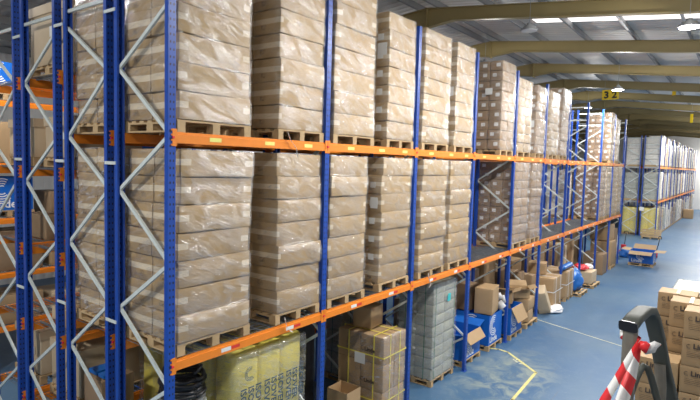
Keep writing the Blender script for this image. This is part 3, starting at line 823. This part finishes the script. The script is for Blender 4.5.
# dark filmed load beside the first upright
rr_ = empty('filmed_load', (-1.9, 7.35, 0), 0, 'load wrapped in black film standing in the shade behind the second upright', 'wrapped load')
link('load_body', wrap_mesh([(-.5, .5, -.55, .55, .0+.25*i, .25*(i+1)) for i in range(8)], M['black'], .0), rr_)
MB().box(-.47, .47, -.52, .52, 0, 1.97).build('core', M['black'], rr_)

# tall grey filmed load
def tall_grey(x0, x1, y0, y1, h, rows, label, straps=True, sticker=True):
    xc, yc = (x0+x1)/2, (y0+y1)/2; sx, sy = x1-x0, y1-y0
    pallet(xc, yc, 0, sx+.03, sy+.03, 'pallet under the ' + label, 'pallets under loads')
    r = empty('tall_carton_load', (xc, yc, PH+.004), 0, label, 'wrapped carton stack')
    hh = h/rows
    for k in range(rows):
        for i in range(2):
            for j in range(2):
                link('carton', cm(sx/2-.006, sy/2-.006, hh-.004, 'greyload', i+j+k), r, (-sx/4+sx/2*i, -sy/4+sy/2*j, hh*(k+.5)))
    if straps:
        for f in (-.28, .28):
            x = sx*f; mb = MB(); e = .02
            mb.box(x-.01, x+.01, -sy/2-e, -sy/2-e+.003, 0, h+.012); mb.box(x-.01, x+.01, -sy/2-e, sy/2+e, h+.012, h+.015); mb.box(x-.01, x+.01, sy/2+e-.003, sy/2+e, 0, h+.012)
            mb.build('strap', M['greenstrap'], r)
            y = sy*f*1.5; mb = MB(); mb.box(sx/2+e-.003, sx/2+e, y-.01, y+.01, 0, h+.012); mb.box(-sx/2-e, sx/2+e, y-.01, y+.01, h+.015, h+.018); mb.build('strap', M['greenstrap'], r)
    link('stretch_wrap', wrap_mesh([(-sx/2-.004, sx/2+.004, -sy/2-.004, sy/2+.004, hh*k, hh*(k+1)) for k in range(rows)], M['wraphazy'], .03), r)
    if sticker: MB().box(sx/2+.045, sx/2+.049, .05, .2, h*.78, h*.86).build('teal_sticker', M['teal'], r)
    for zz in (.3, .5, .68): MB().box(-.02, .05, -sy/2-.05, -sy/2-.046, h*zz, h*zz+.05).build('paper_label', M['paper'], r)
    return r
tall_grey(-1.12, -.2, 10.6, 11.72, 2.24, 9, 'tall grey filmed stack with green straps on the floor')
tall_grey(-2.42, -1.5, 9.5, 10.4, 2.1, 8, 'grey filmed stack in the shade behind the strapped load', sticker=False)

# blue bins and the clutter on and around them
blue_box((-.60, 12.72, 0), .9, 1.05, .66, 'low blue printed bin with a torn lid', flaps=(('+', -.9, .28, 'loose'), ('n', .25, .4, 'bluebox'), ('f', .2, .4, 'bluebox')), txt=.26)
blue_box((-.60, 14.2, 0), 1.0, .95, .84, 'tall blue printed bin under two brown cartons', txt=.24)
blue_box((-.42, 15.52, 0), .9, .95, .80, 'blue printed bin with a hanging brown flap', flaps=(('+', -1.1, .45, 'loose'), ('n', 1.3, .3, 'loose')), txt=.2)
plain_carton('carton', (-.36, 14.12, PH+.86), (.5, .75, .72), .15, 'upright brown carton standing on the tall blue bin', None, 'loose', tape=False)
plain_carton('carton', (-.93, 14.05, PH+.86), (.42, .5, .74), -.2, 'darker brown carton behind the upright one on the tall blue bin', None, 'dark', tape=False)
film('film_heap', [(-.2, 14.6, 1.02), (-.05, 14.62, 1.2), (-.12, 14.64, 1.4), (-.3, 14.66, 1.3)], .22, M['whitefilm'], 'crumpled clear film stuffed between the cartons on the tall blue bin', 'plastic film')
open_carton((-.45, 15.7, .97), (.55, .5, .34), .25, 'open carton lying in the blue bin with the hanging flap', flaps=((0, .4), (3, .5)))
# pile of cartons past the bins
pallet(-.5, 17.0, 0, 1.1, 1.1, 'wooden pallet under the tumbled carton pile right of the blue bins', 'wooden pallets')
plain_carton('carton', (-.25, 16.95, PH+.02), (.5, .7, .36), .12, 'lowest carton of the tumbled pile right of the blue bins', None)
plain_carton('carton', (-.25, 16.95, PH+.40), (.52, .72, .36), .05, 'middle carton of the tumbled pile, resting on the lowest', None)
open_carton((-.35, 16.75, PH+.79), (.6, .5, .3), .5, 'open carton on top of the tumbled pile', flaps=((0, .3), (1, .9), (3, .2), (2, .6)))
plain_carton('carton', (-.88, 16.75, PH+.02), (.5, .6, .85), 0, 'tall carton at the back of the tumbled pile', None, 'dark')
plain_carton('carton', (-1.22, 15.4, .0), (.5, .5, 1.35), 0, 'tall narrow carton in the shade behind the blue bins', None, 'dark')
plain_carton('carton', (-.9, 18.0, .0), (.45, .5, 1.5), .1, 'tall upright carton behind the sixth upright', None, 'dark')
plain_carton('carton', (-.12, 18.55, .10), (.38, .5, .85), 0, 'long pale carton leaning on its corner against the sixth upright', None, 'pale2', tilt=(.45, -.25, .2))
# white sack
def lump(name, loc, s, mat, seed, label, cat, group=None, rz=0):
    bm = bmesh.new(); bmesh.ops.create_icosphere(bm, subdivisions=4, radius=1)
    for v in bm.verts:
        n = noise.noise(v.co*1.7+Vector((seed, 0, 0)))*.28 + noise.noise(v.co*5+Vector((seed, 4, 0)))*.09
        c = v.co*(1+n); z = max(c.z, -.75)
        v.co = Vector((c.x*s[0], c.y*s[1], (z+.75)*s[2]))
    me = bpy.data.meshes.new(name); bm.to_mesh(me); bm.free(); me.materials.append(mat)
    for p in me.polygons: p.use_smooth = True
    return tag(link(name, me, None, loc, rz), label, cat, group)
lump('plastic_sack', (.12, 19.25, 0), (.28, .42, .13), M['whitefilm'], 3, 'crumpled white plastic sack on the floor by the leaning carton', 'sack')
def strapped_small(xc, yc, sx, sy, h, label, key='loose', rows=2):
    pallet(xc, yc, 0, sx, sy, 'pallet under the ' + label, 'pallets under loads')
    r = empty('taped_carton_load', (xc, yc, PH+.004), 0, label, 'strapped cartons')
    for k in range(rows):
        for j in range(2):
            link('carton', cm(sx-.01, sy/2-.01, h/rows-.005, key, j+k), r, (0, -sy/4+sy/2*j, h/rows*(k+.5)))
    for f in (-.25, .25):
        mb = MB(); e = .02; y = sy*f
        mb.box(sx/2+e-.003, sx/2+e, y-.015, y+.015, 0, h+e); mb.box(-sx/2-e, sx/2+e, y-.015, y+.015, h+e, h+e+.003); mb.box(-sx/2-e, -sx/2-e+.003, y-.015, y+.015, 0, h+e)
        mb.build('strap', M['white'], r)
    mb = MB(); e = .024; mb.box(sx/2+e, sx/2+e+.003, -sy/2-e, sy/2+e, h*.5, h*.5+.03); mb.box(-sx/2-e, sx/2+e, -sy/2-e-.003, -sy/2-e, h*.5, h*.5+.03); mb.build('strap', M['white'], r)
    return r
strapped_small(-.5, 19.78, 1.1, 1.1, 1.0, 'carton load tied with white string')
plain_carton('carton', (-.7, 19.8, PH+1.04), (.6, .6, .42), .2, 'carton tilted on top of the string-tied load', None, 'loose')
plain_carton('carton', (-.75, 18.75, 0), (.5, .4, 1.3), 0, 'tall brown carton left of the string-tied load', None, 'dark')
strapped_small(-.38, 21.4, .9, 1.1, 1.0, 'plain carton load with a blue roll on top')
tag(MB().tube([(-.1, 20.75+.1*i, PH+1.15+.012*math.sin(i*1.7)) for i in range(13)], (.12, .09), 12).build('quilted_roll', M['bluefilm'], None, True), 'blue quilted roll lying across the carton load', 'roll')
lump('filled_sack', (-.15, 22.6, PH), (.42, .5, .5), M['bluefilm'], 8, 'bulging blue plastic sack on a pallet under the eighth bay', 'sack')
pallet(-.15, 22.6, 0, 1.0, 1.1, 'wooden pallet under the bulging blue sack', 'wooden pallets')
pallet(-.15, 24.6, 0, 1.1, 1.2, 'wooden pallet under the carton with red bags', 'wooden pallets')
plain_carton('carton', (-.15, 24.6, PH+.02), (.85, .95, .5), 0, 'pale carton with red bags on top in the eighth bay', None, 'pale2')
lump('bag', (-.25, 24.4, PH+.55), (.3, .32, .14), M['red'], 5, 'red plastic bag lying on the pale carton, nearer one', 'bag')
lump('bag', (-.05, 24.95, PH+.55), (.2, .14, .12), M['whitefilm'], 9, 'white plastic bag lying on the pale carton', 'bag')
lump('bag', (-.35, 25.4, PH+.002), (.24, .2, .2), M['red'], 11, 'red plastic bag further along behind the pale carton', 'bag')
pallet(-.5, 25.5, 0, .95, .5, 'empty wooden pallet beyond the carton with red bags', 'wooden pallets')
plain_carton('carton', (-.95, 24.0, 0), (.3, .3, 1.75), 0, 'tall thin pale panel carton standing behind the red bags', None, 'pale2')
plain_carton('carton', (-.95, 25.0, 0), (.4, .35, 1.9), 0, 'tall thin carton standing behind the red bags, further one', None, 'loose')
plain_carton('carton', (-.45, 29.9, PH+.02), (1.0, 1.15, 1.25), 0, 'big brown carton on the floor in the last bay', None, 'loose')
pallet(-.45, 29.9, 0, 1.05, 1.2, 'wooden pallet under the big brown carton in the last bay', 'wooden pallets')
plain_carton('carton', (-.55, 30.0, PH+1.30), (.95, 1.1, .8), 0, 'carton on top of the big brown carton in the last bay', None, 'loose')
plain_carton('carton', (-.5, 31.2, 0), (.8, .8, 1.1), 0, 'carton at the far foot of the front row', None, 'loose')
plain_carton('carton', (-.45, 31.25, 1.13), (.7, .7, .8), 0, 'carton stacked at the far foot of the front row', None, 'dark')
plain_carton('carton', (-.4, 27.9, 0), (.9, 1.0, 1.0), 0, 'brown carton on the floor in the ninth bay', None, 'dark')
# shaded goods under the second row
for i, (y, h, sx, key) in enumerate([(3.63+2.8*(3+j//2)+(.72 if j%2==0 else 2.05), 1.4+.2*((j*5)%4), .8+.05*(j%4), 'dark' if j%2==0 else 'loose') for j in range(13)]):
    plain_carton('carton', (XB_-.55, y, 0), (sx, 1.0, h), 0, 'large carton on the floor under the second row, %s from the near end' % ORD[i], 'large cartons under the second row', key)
# box with folded blue cloth under the first bay of row two
plain_carton('carton', (-2.15, 4.05, 1.32), (.5, .5, .55), 0, 'brown carton under the lower shelf carrying folded blue cloths', None, 'dark', tape=False)
plain_carton('carton', (-2.0, 4.05, 0), (.9, .6, 1.3), 0, 'large carton at the foot of the second row below the folded cloths', None, 'dark')
tag(MB().box(-2.36, -2.14, 3.85, 4.1, 1.885, 1.94).build('folded_cloth', M['bluefilm'], None), 'folded blue cloth on the brown carton, seen through the near frames', 'cloth')
tag(MB().box(-2.10, -1.94, 3.85, 4.1, 1.885, 1.93).build('folded_cloth', M['bluefilm'], None), 'smaller folded blue cloth on the brown carton', 'cloth')

# ------------------------------------------------------------------ cross aisle
blue_box((1.08, 32.25, 0), 1.15, 1.15, .62, 'blue printed bin with open brown flaps in the aisle', flaps=(('+', .05, .5, 'loose'), ('-', .1, .4, 'loose'), ('n', -.25, .5, 'loose'), ('f', .5, .45, 'loose')), txt=.24)
def pallet_truck(loc, rz, label):
    r = empty('pallet_truck', loc, rz, label, 'pallet truck', 'hand pallet trucks')
    for y in (-.2, .2): MB().box(-1.1, 0, y-.07, y+.07, .06, .1).build('fork', M['red'], r)
    mb = MB(); mb.tube([(.05, 0, .2), (.18, 0, .75), (.25, 0, 1.15)], .022, 8); mb.build('tiller', M['black'], r, True)
    mb = MB(); mb.tube([(.25, -.15, 1.12), (.27, -.13, 1.25), (.28, 0, 1.28), (.27, .13, 1.25), (.25, .15, 1.12)], .02, 8); mb.build('handle', M['black'], r, True)
    for y in (-.07, .07):
        mb = MB(); mb.tube([(.05, y-.03, .09), (.05, y+.03, .09)], .09, 14); mb.build('wheel', M['black'], r)
    MB().box(-.05, .12, -.12, .12, .12, .45).build('pump', M['red'], r)
    return r
pallet_truck((-.55, 36.4, 0), 1.2, 'hand pallet truck left of the open blue bin')
pallet_truck((1.3, 35.2, 0), .6, 'hand pallet truck behind the open blue bin')
lump('plastic_sack', (-.75, 33.6, 0), (.35, .45, .9), M['whitefilm'], 21, 'white filled sack at the far foot of the front row', 'sack')
lump('plastic_sack', (-.1, 34.3, 0), (.3, .4, .3), M['bluefilm'], 23, 'small blue sack at the far foot of the front row', 'sack')
# slatted crate before the far rack
r = empty('wooden_crate', (-.12, 45.3, 0), 0, 'low pale wooden crate on the floor before the far racking row', 'crate')
for k in range(4): MB().box(-.6, .6, -.5, -.48, .12+.16*k, .25+.16*k).build('slat', M['wood'], r)
for k in range(4): MB().box(.58, .6, -.48, .5, .12+.16*k, .25+.16*k).build('slat', M['wood'], r)
for x in (-.55, 0, .55): MB().box(x-.05, x+.05, -.48, .5, 0, .12).build('skid', M['wood'], r)
MB().box(-.6, .58, -.48, .5, .12, .14).build('floor_boards', M['wood'], r)

# ------------------------------------------------------------------ far racking row
YR = 46.6
for xf, nm, fl in ((XA, 'front', 0), (XB_, 'back', 1)):
    for k in range(14):
        lb = 'blue upright frame of the far row, %s line, %s from its near end' % (nm, ORD[k])
        if k < 6: frame(xf, YR+k*B, fl, lb, 'frames of the far row')
        elif xf == XA:
            mb = MB()
            mb.box(-.07, 0, YR+k*B-.05, YR+k*B+.05, 0, 7.78); mb.box(-DEP, -DEP+.07, YR+k*B-.05, YR+k*B+.05, 0, 7.78)
            for q in range(5): mb.bar((-.035, YR+k*B, .8+1.4*q), (-DEP+.035, YR+k*B, 1.5+1.4*q), .04, .03)
            tag(mb.build('upright_frame', M['blue']), lb, 'rack frame', 'frames of the far row')
for k in range(13):
    for z, nm in ((ZL, 'lower'), (ZU, 'upper')):
        if k < 4: beam(XA-DEP, YR+k*B, z, None, -1, 'orange %s rear beam of the far racking row, %s bay' % (nm, ORD[k]), 'beams of the far row')
        if k < 1: beam(XB_, YR, z, None, 1, 'orange %s front beam, second line, near end of the far row' % nm, 'beams of the far row'); beam(XB_-DEP, YR, z, None, -1, 'orange %s rear beam, second line, near end of the far row' % nm, 'beams of the far row')
        beam(XA, YR+k*B, z, None, 1, 'orange %s beam of the far racking row, %s bay from its near end' % (nm, ORD[k]), 'beams of the far row')
for nm, xx in (('left', XB_), ('right', XA)):
    for z, zn in ((ZL, 'lower'), (ZU, 'upper')):
        tag(MB().box(xx-DEP+.08, xx-.08, YR+.0, YR+.05, z-.06, z+.06).build('end_rail', M['steel'], None), 'dark %s end rail across the near face of the far row, %s half' % (zn, nm), 'rack rail')
def far_load(xf, y0, y1, z, h, n, mkey, wkey, label, group=None, depth=1.05):
    """distant load: layered block + film + pallet as one small thing"""
    r = empty('far_pallet_load', (xf-depth/2, (y0+y1)/2, z), 0, label, 'wrapped load', group)
    w = y1-y0; mb = MB(); hh = h/n
    for i in range(n):
        o = rnd.uniform(-.02, .02); mb.box(-depth/2+.02+o, depth/2-.02+o, -w/2+.02, w/2-.02, .144+hh*i, .144+hh*(i+1)-.025)
    mb.build('cartons', M[mkey], r)
    link('film', wrap_mesh([(-depth/2, depth/2, -w/2, w/2, .144+hh*i, .144+hh*(i+1)) for i in range(n)], M[wkey], .01), r)
    mb = MB()
    for y in (-w/2+.05, 0, w/2-.05): mb.box(-depth/2, depth/2, y-.05, y+.05, 0, .1)
    mb.box(-depth/2, depth/2, -w/2, w/2, .1, .14); mb.build('pallet', M['wood'], r)
    return r
insulation(-.58, YR+.15, YR+1.38, 1.05, 2.0, 2, 2, 'yellow insulation bundles at the near end of the far row, right one', txt=False)
insulation(-1.9, YR+.15, YR+1.38, 1.05, 2.0, 2, 2, 'yellow insulation bundles at the near end of the far row, left one', txt=False)
far_load(-.03, YR+.15, YR+1.3, zt, 2.05, 5, 'greyload', 'wraphazy', 'grey filmed load, lower shelf, near end of the far row, right one')
far_load(XB_-.03, YR+.15, YR+1.3, zt, 2.05, 5, 'greyload', 'wraphazy', 'grey filmed load, lower shelf, near end of the far row, left one')
far_load(-.03, YR+.15, YR+1.3, zu, 2.1, 5, 'pale', 'wraphazy', 'white filmed load, upper shelf, near end of the far row, right one')
far_load(XB_-.03, YR+.15, YR+1.3, zu, 2.1, 5, 'pale', 'wraphazy', 'white filmed load, upper shelf, near end of the far row, left one')
keys = ['pale', 'loose', 'greyload', 'pale', 'cartonthin', 'pale', 'dark']
for k in range(13):
    for j in (0, 1):
        if k == 0 and j == 0: continue
        y0 = YR+k*B+.15+j*1.33; q = k*2+j
        for z, zn, h in ((zt, 'lower', 2.0+.12*math.sin(q*1.7)), (zu, 'upper', 2.1+.3*math.sin(q*2.3))):
            key = keys[(q*3+(zn == 'upper')*2) % 7]
            far_load(-.03, y0, y0+1.12, z, h, 6, key, 'wraphazy' if key == 'pale' else 'wrapdull', 'wrapped load, %s shelf of the far row, %s in %s bay' % (zn, ('nearer', 'farther')[j], ORD[k]), 'loads of the far row')
        key = keys[(q*5+1) % 7]
        if k or j: far_load(-.03+.05, y0+.02, y0+1.1, 0, 1.4+.7*abs(math.sin(q*1.3)), 5, key, 'wrapdull', 'wrapped load on the floor under the far row, %s in %s bay' % (('nearer', 'farther')[j], ORD[k]), 'floor loads of the far row')
tag(MB().box(-1.2, -.9, YR-.1, YR-.08, 1.95, 2.25).build('notice_plate', M['paper']), 'small white notice fixed to the near upright of the far row', 'notice')
plain_carton('carton', (.55, 68, 0), (.9, 1.0, 1.0), 0, 'brown carton on the aisle floor beside the far row', None, 'loose')

# ------------------------------------------------------------------ hanging signs and lamps
r = empty('bay_sign', (-1.05, 32.5, 9.25), 0, 'yellow hanging sign with black number 32 under the roof', 'sign')
MB().box(-.43, .43, -.01, .01, -.28, .28).build('sign_board', M['sign'], r)
text('lettering', '3 2', .52, M['black'], r, (0, -.013, -.185), RY, .02, align='CENTER')
for x in (-.3, .3): MB().box(x-.006, x+.006, -.004, .004, .28, .72).build('hanger', M['steel'], r)
for (x, y, z, ds) in ((1.95, 33.0, 9.42, 'yellow sign seen edge-on hanging under the roof, nearer one'), (2.05, 43.4, 8.75, 'yellow sign seen edge-on hanging under the roof, farther one')):
    r = empty('bay_sign', (x, y, z), .95, ds, 'sign')
    MB().box(-.02, .02, -.1, .1, -.3, .3).build('sign_board', M['sign'], r); MB().box(-.006, .006, -.006, .006, .3, .9 if y < 40 else 1.3).build('hanger', M['steel'], r)
def lamp(x, y, z, power, label, lit=True):
    r = empty('high_bay_lamp', (x, y, z), 0, label, 'ceiling lamp', 'high bay lamps')
    mb = MB(); mb.cyl((0, 0), .24, .0, .05, 24); mb.cyl((0, 0), .17, .05, .12, 24); mb.cyl((0, 0), .07, .12, .2, 12); mb.build('housing', M['steel'], r)
    MB().cyl((0, 0), .22, -.015, 0, 24).build('lens', M['lens'] if lit else M['white'], r)
    MB().box(-.006, .006, -.006, .006, .2, roofz(x)-.25-z).build('hanger', M['steel'], r)
    if lit:
        L = bpy.data.lights.new('lamp_light', 'AREA'); L.shape = 'DISK'; L.size = .44; L.energy = power; L.color = (1, .985, .95)
        o = bpy.data.objects.new('lamp_light', L); COL.objects.link(o); o.parent = r; o.location = (0, 0, -.02)
        P = bpy.data.lights.new('ceiling_fill', 'POINT'); P.shadow_soft_size = .1; P.energy = power*.45; P.color = (1, .985, .95)  # extra point light under each lamp, added to brighten the ceiling
        o = bpy.data.objects.new('ceiling_fill', P); COL.objects.link(o); o.parent = r; o.location = (0, 0, -.14)
PW = 540
lamp(3.95, 15.2, 8.55, PW, 'bright lamp hanging at the right edge of the view below the second rafter')
lamp(.65, 25.2, 8.5, PW, 'bright lamp hanging above the aisle in front of the number sign')
lamp(.1, 15.2, 8.95, 0, 'unlit lamp hanging below the roof left of the bright one', lit=False)
lamp(-3.0, 19.5, 8.95, PW*.6, 'lamp glowing just above the carton stacks of the upper shelf')
lamp(-3.0, 36.0, 8.95, PW, 'lamp glowing above the far end of the racks')
lamp(3.95, 11.3, 8.55, PW*.75, 'added unseen lamp over the aisle just outside the top of the view')  # out of view, added to put highlights on the upper stacks
lamp(3.95, 7.4, 8.55, PW*.8, 'lamp hanging above the near part of the aisle')
lamp(3.95, 23.4, 8.55, PW*.7, 'lamp hanging over the aisle between the second and third rafters')
lamp(-1.6, -2.6, 8.7, PW*1.1, 'added unseen fill lamp before the near end of the racking rows')  # unseen, added to light the near-end faces and braces
lamp(3.95, -1.5, 8.6, PW*.4, 'added fill lamp behind the viewer above the aisle')  # unseen frontal fill from the camera side
lamp(3.95, 40.0, 8.5, PW*1.8, 'added unseen fill lamp over the aisle level with the cross aisle')  # this and the next three: unseen, added to brighten the far part
lamp(3.2, 50.0, 8.5, PW*1.8, 'added unseen fill lamp over the aisle beside the far row')
lamp(3.2, 66.0, 8.5, PW*1.8, 'added unseen fill lamp over the aisle midway along the far row')
lamp(3.2, 82.0, 8.5, PW*1.8, 'added unseen fill lamp over the far end of the aisle')
lamp(-6.7, 3.5, 8.8, PW*.6, 'lamp hanging over the back aisle beyond the fourth row')

# ------------------------------------------------------------------ floor marking
def ribbon(pts, w, name, mat, label):
    mb = MB()
    for a, b in zip(pts[:-1], pts[1:]):
        a, b = Vector((*a, .003)), Vector((*b, .003)); d = (b-a).normalized()*w*.4
        mb.bar(a-d, b+d, w, .003, (0, 0, 1))
    return tag(mb.build(name, mat), label, 'floor marking', kind=None)
ribbon([(-.28, 13.95+.02), (.05, 14.1), (.34, 14.05), (1.40, 13.10), (1.49, 11.2), (1.6, 9.0)], .07, 'floor_marking', M['line'], 'yellow painted bent line on the blue floor in front of the blue bins')
ribbon([(-.3, 17.9), (.26, 17.67), (4.2, 16.2), (8, 14.8)], .035, 'floor_marking', M['lineW'], 'thin pale line crossing the blue floor of the aisle')
t = text('painted_letters', 'S2V', .26, M['lineW'], None, (.62, 13.62, .002), (0, 0, -.72), .004)
tag(t, 'small painted letters inside the yellow bent line', 'floor marking')

# ------------------------------------------------------------------ right foreground: piled branded cartons
M['ctn2'] = cardboard('stock_carton_board', (.33, .215, .105), tape=False, prints=False)
def stock(x, y, z, ds, sx=.62, sy=.5, h=.45):
    r = empty('stock_carton', (x+sx/2, y+sy/2, z), 0, ds, 'carton', 'stock cartons piled on the right')
    link('box', cm(sx-.008, sy-.008, h-.006, 'ctn2', rnd.randrange(4)), r, (0, 0, h/2))
    yf = -sy/2-.009
    arcs(r, (-sx*.34, yf, h*.73), 'y', .036, M['ink'], 2)
    text('lettering', 'Linde', .115, M['ink'], r, (-sx*.25, yf-.002, h*.67), RY, .0035)
    for i, w in enumerate((.30, .34, .26, .30)):
        MB().box(-sx*.38, -sx*.38+w*.8, yf-.002, yf, h*.54-i*.028, h*.548-i*.028).build('small_print', M['ink'], r)
    MB().box(-.028, .028, yf-.003, yf-.001, h*.76, h*.99).build('tape_strip', M['tapeb'], r)
    MB().box(-.028, .028, -sy/2, sy/2, h+.004, h+.006).build('tape_strip', M['tapeb'], r)
    return r
base = .15; XP, YP = 4.60, 10.0
pile = [  # (column x, row y, number of cartons, column name)
    (XP, YP, 6, 'front middle'), (XP+.63, YP, 6, 'front right'), (XP-.63, YP, 4, 'front left'), (XP-.25, YP+.6, 6, 'second row left'), (XP+.38, YP+.6, 6, 'second row right'), (XP-.5, YP+1.25, 6, 'third row left'), (XP+.13, YP+1.25, 6, 'third row right')]
for cx_, cy_, n, cn in pile:
    for k in range(n):
        stock(cx_+rnd.uniform(-.008, .008), cy_+rnd.uniform(-.008, .008), base+.45*k+.002, 'brown branded carton, %s column of right-hand pile, %s from floor' % (cn, ORD[k]))
for i, (x, y) in enumerate(((XP-.1, YP+.45), (XP+.9, YP+.45), (XP-.1, YP+1.5))):
    pallet(x+.0, y, 0, .98, .95, 'wooden pallet under the carton pile at the right, %s one' % ORD[i], 'wooden pallets')
tall = load(5.55, 12.7, 13.9, 0, 7, .36, 2, 1, 1.35, 'greyload', 'wraphazy', 'silvery filmed load behind the brown carton pile at the right', None)

# ------------------------------------------------------------------ platform handrail and barrier tape
r = empty('ladder_handrail', (5.0, 1.82, 0), 0, 'grey tubular handrail of the platform ladder in the right foreground', 'handrail')
def W(pts): return [Vector(p)-Vector((5.0, 1.82, 0)) for p in pts]
mb = MB(); mb.tube(W([(5.004, 1.822, 4.0), (5.004, 1.82, 4.606)]), (.021, .018), 14, .5); mb.build('near_post', M['rail2'], r)
mb = MB(); mb.tube(W([(5.0, 1.80, 4.606), (5.005, 1.88, 4.615), (5.015, 1.99, 4.618), (5.022, 2.06, 4.606), (5.03, 2.10, 4.57), (5.045, 2.125, 4.50), (5.066, 2.165, 4.38), (5.092, 2.21, 4.257), (5.16, 2.32, 3.95), (5.98, 3.4, .02)]), (.025, .014), 16, .4); mb.build('top_rail', M['rail'], r, True)
mb = MB(); mb.tube(W([(4.999, 1.796, 4.605), (5.0, 1.802, 4.606)]), (.028, .0165), 16, .4); mb.build('end_collar', M['black'], r)
mb = MB(); mb.tube(W([(4.955, 1.95, 4.14), (4.975, 1.964, 4.236), (5.0, 1.998, 4.36), (5.012, 2.01, 4.405), (5.023, 2.017, 4.422), (5.035, 2.024, 4.412), (5.045, 2.03, 4.385), (5.077, 2.043, 4.274), (5.105, 2.055, 4.172), (5.2, 2.1, 3.9)]), .0115, 12); mb.build('lower_rail', M['rail'], r, True)
mb = MB(); mb.tube(W([(5.058, 2.14, 4.40), (5.066, 2.13, 4.32), (5.07, 2.12, 4.2), (5.09, 2.12, 3.9)]), (.016, .016), 12, .6); mb.build('bracket', M['rail2'], r)
mb = MB(); mb.tube(W([(5.004, 1.822, 4.0), (5.004, 1.822, .02)]), (.021, .018), 14, .5); mb.build('near_post', M['rail2'], r)
MB().box(-.5, .75, -.9, -.02, 3.0, 3.04).build('platform', M['rail'], r)
def tape(pts, widths, nrm, label_or_parent, name):
    """ribbon with UVs (u = metres along)"""
    V = []; F = []; U = []; u = 0; P = [Vector(p) for p in pts]
    for i, p in enumerate(P):
        t = (P[min(i+1, len(P)-1)]-P[max(i-1, 0)]).normalized(); n = Vector(nrm[i] if isinstance(nrm, list) else nrm); s = t.cross(n).normalized()
        if i: u += (p-P[i-1]).length
        w = widths[i] if isinstance(widths, (list, tuple)) else widths
        for a in (-.5, .5): V.append(p+s*a*w); U.append((u, a+.5))
    for i in range(len(P)-1): F.append((2*i, 2*i+1, 2*i+3, 2*i+2))
    me = bpy.data.meshes.new(name); me.from_pydata([tuple(v) for v in V], [], F); me.materials.append(M['tape'])
    uv = me.uv_layers.new(name='UVMap')
    for l in me.loops: uv.data[l.index].uv = U[l.vertex_index]
    o = link(name, me, label_or_parent); md = o.modifiers.new('thick', 'SOLIDIFY'); md.thickness = .0006
    for p in me.polygons: p.use_smooth = True
    return o
r = empty('barrier_tape', (5.0, 1.8, 0), 0, 'red and white striped barrier tape tied to the near handrail post', 'barrier tape')
def W2(pts): return [Vector(p)-Vector((5.0, 1.8, 0)) for p in pts]
camn = (.15, -.98, .1)
tape(W2([(5.032, 1.785, 4.566), (5.017, 1.746, 4.529), (4.995, 1.687, 4.471), (4.97, 1.601, 4.41), (4.94, 1.50, 4.345)]), (.012, .018, .022, .026, .03), camn, r, 'tape_strand')
tape(W2([(5.034, 1.79, 4.555), (5.027, 1.785, 4.52), (5.018, 1.765, 4.46), (5.005, 1.72, 4.39), (4.985, 1.63, 4.32), (4.96, 1.52, 4.24)]), (.012, .024, .034, .036, .036, .036), camn, r, 'tape_strand')
tape(W2([(5.033, 1.788, 4.566), (5.045, 1.782, 4.562), (5.058, 1.79, 4.549), (5.066, 1.80, 4.553), (5.075, 1.812, 4.563), (5.087, 1.826, 4.562)]), (.012, .03, .034, .03, .022, .004), camn, r, 'tape_tail')
ring = []
for i in range(17):
    a = 2*PI*i/16; ring.append((5.004+.030*math.cos(a), 1.821+.0165*math.sin(a), 4.566-.006*math.cos(a)))
tape(W2(ring), .024, [(math.cos(2*PI*i/16), math.sin(2*PI*i/16), 0) for i in range(17)], r, 'tape_wrap')

# ------------------------------------------------------------------ camera, world, view
F = Vector((-.59601748, .79985038, -.07072864)); R2 = Vector((.8004343, .59882154, .02678972)); U2 = Vector((-.0637816, .04064649, .99713578))
cam = bpy.data.cameras.new('camera'); co = bpy.data.objects.new('camera', cam); COL.objects.link(co)
cam.sensor_width = 36; cam.lens = 528.286/700*36; cam.clip_start = .05; cam.clip_end = 300
mw = Matrix((R2, U2, -F)).transposed().to_4x4(); mw.translation = Vector((5.25855, 0, 5.08615)); co.matrix_world = mw
S.camera = co
w = bpy.data.worlds.new('world'); S.world = w; w.use_nodes = True
bg = w.node_tree.nodes['Background']; bg.inputs[0].default_value = (.88, .94, 1, 1); bg.inputs[1].default_value = .5
S.view_settings.view_transform = 'Standard'; S.view_settings.look = 'None'; S.view_settings.gamma = 1; S.view_settings.exposure = -.26
S.view_settings.use_curve_mapping = False
S.cycles.transparent_max_bounces = 24; S.cycles.max_bounces = 8; S.cycles.diffuse_bounces = 5
S.cycles.sample_clamp_indirect = 6
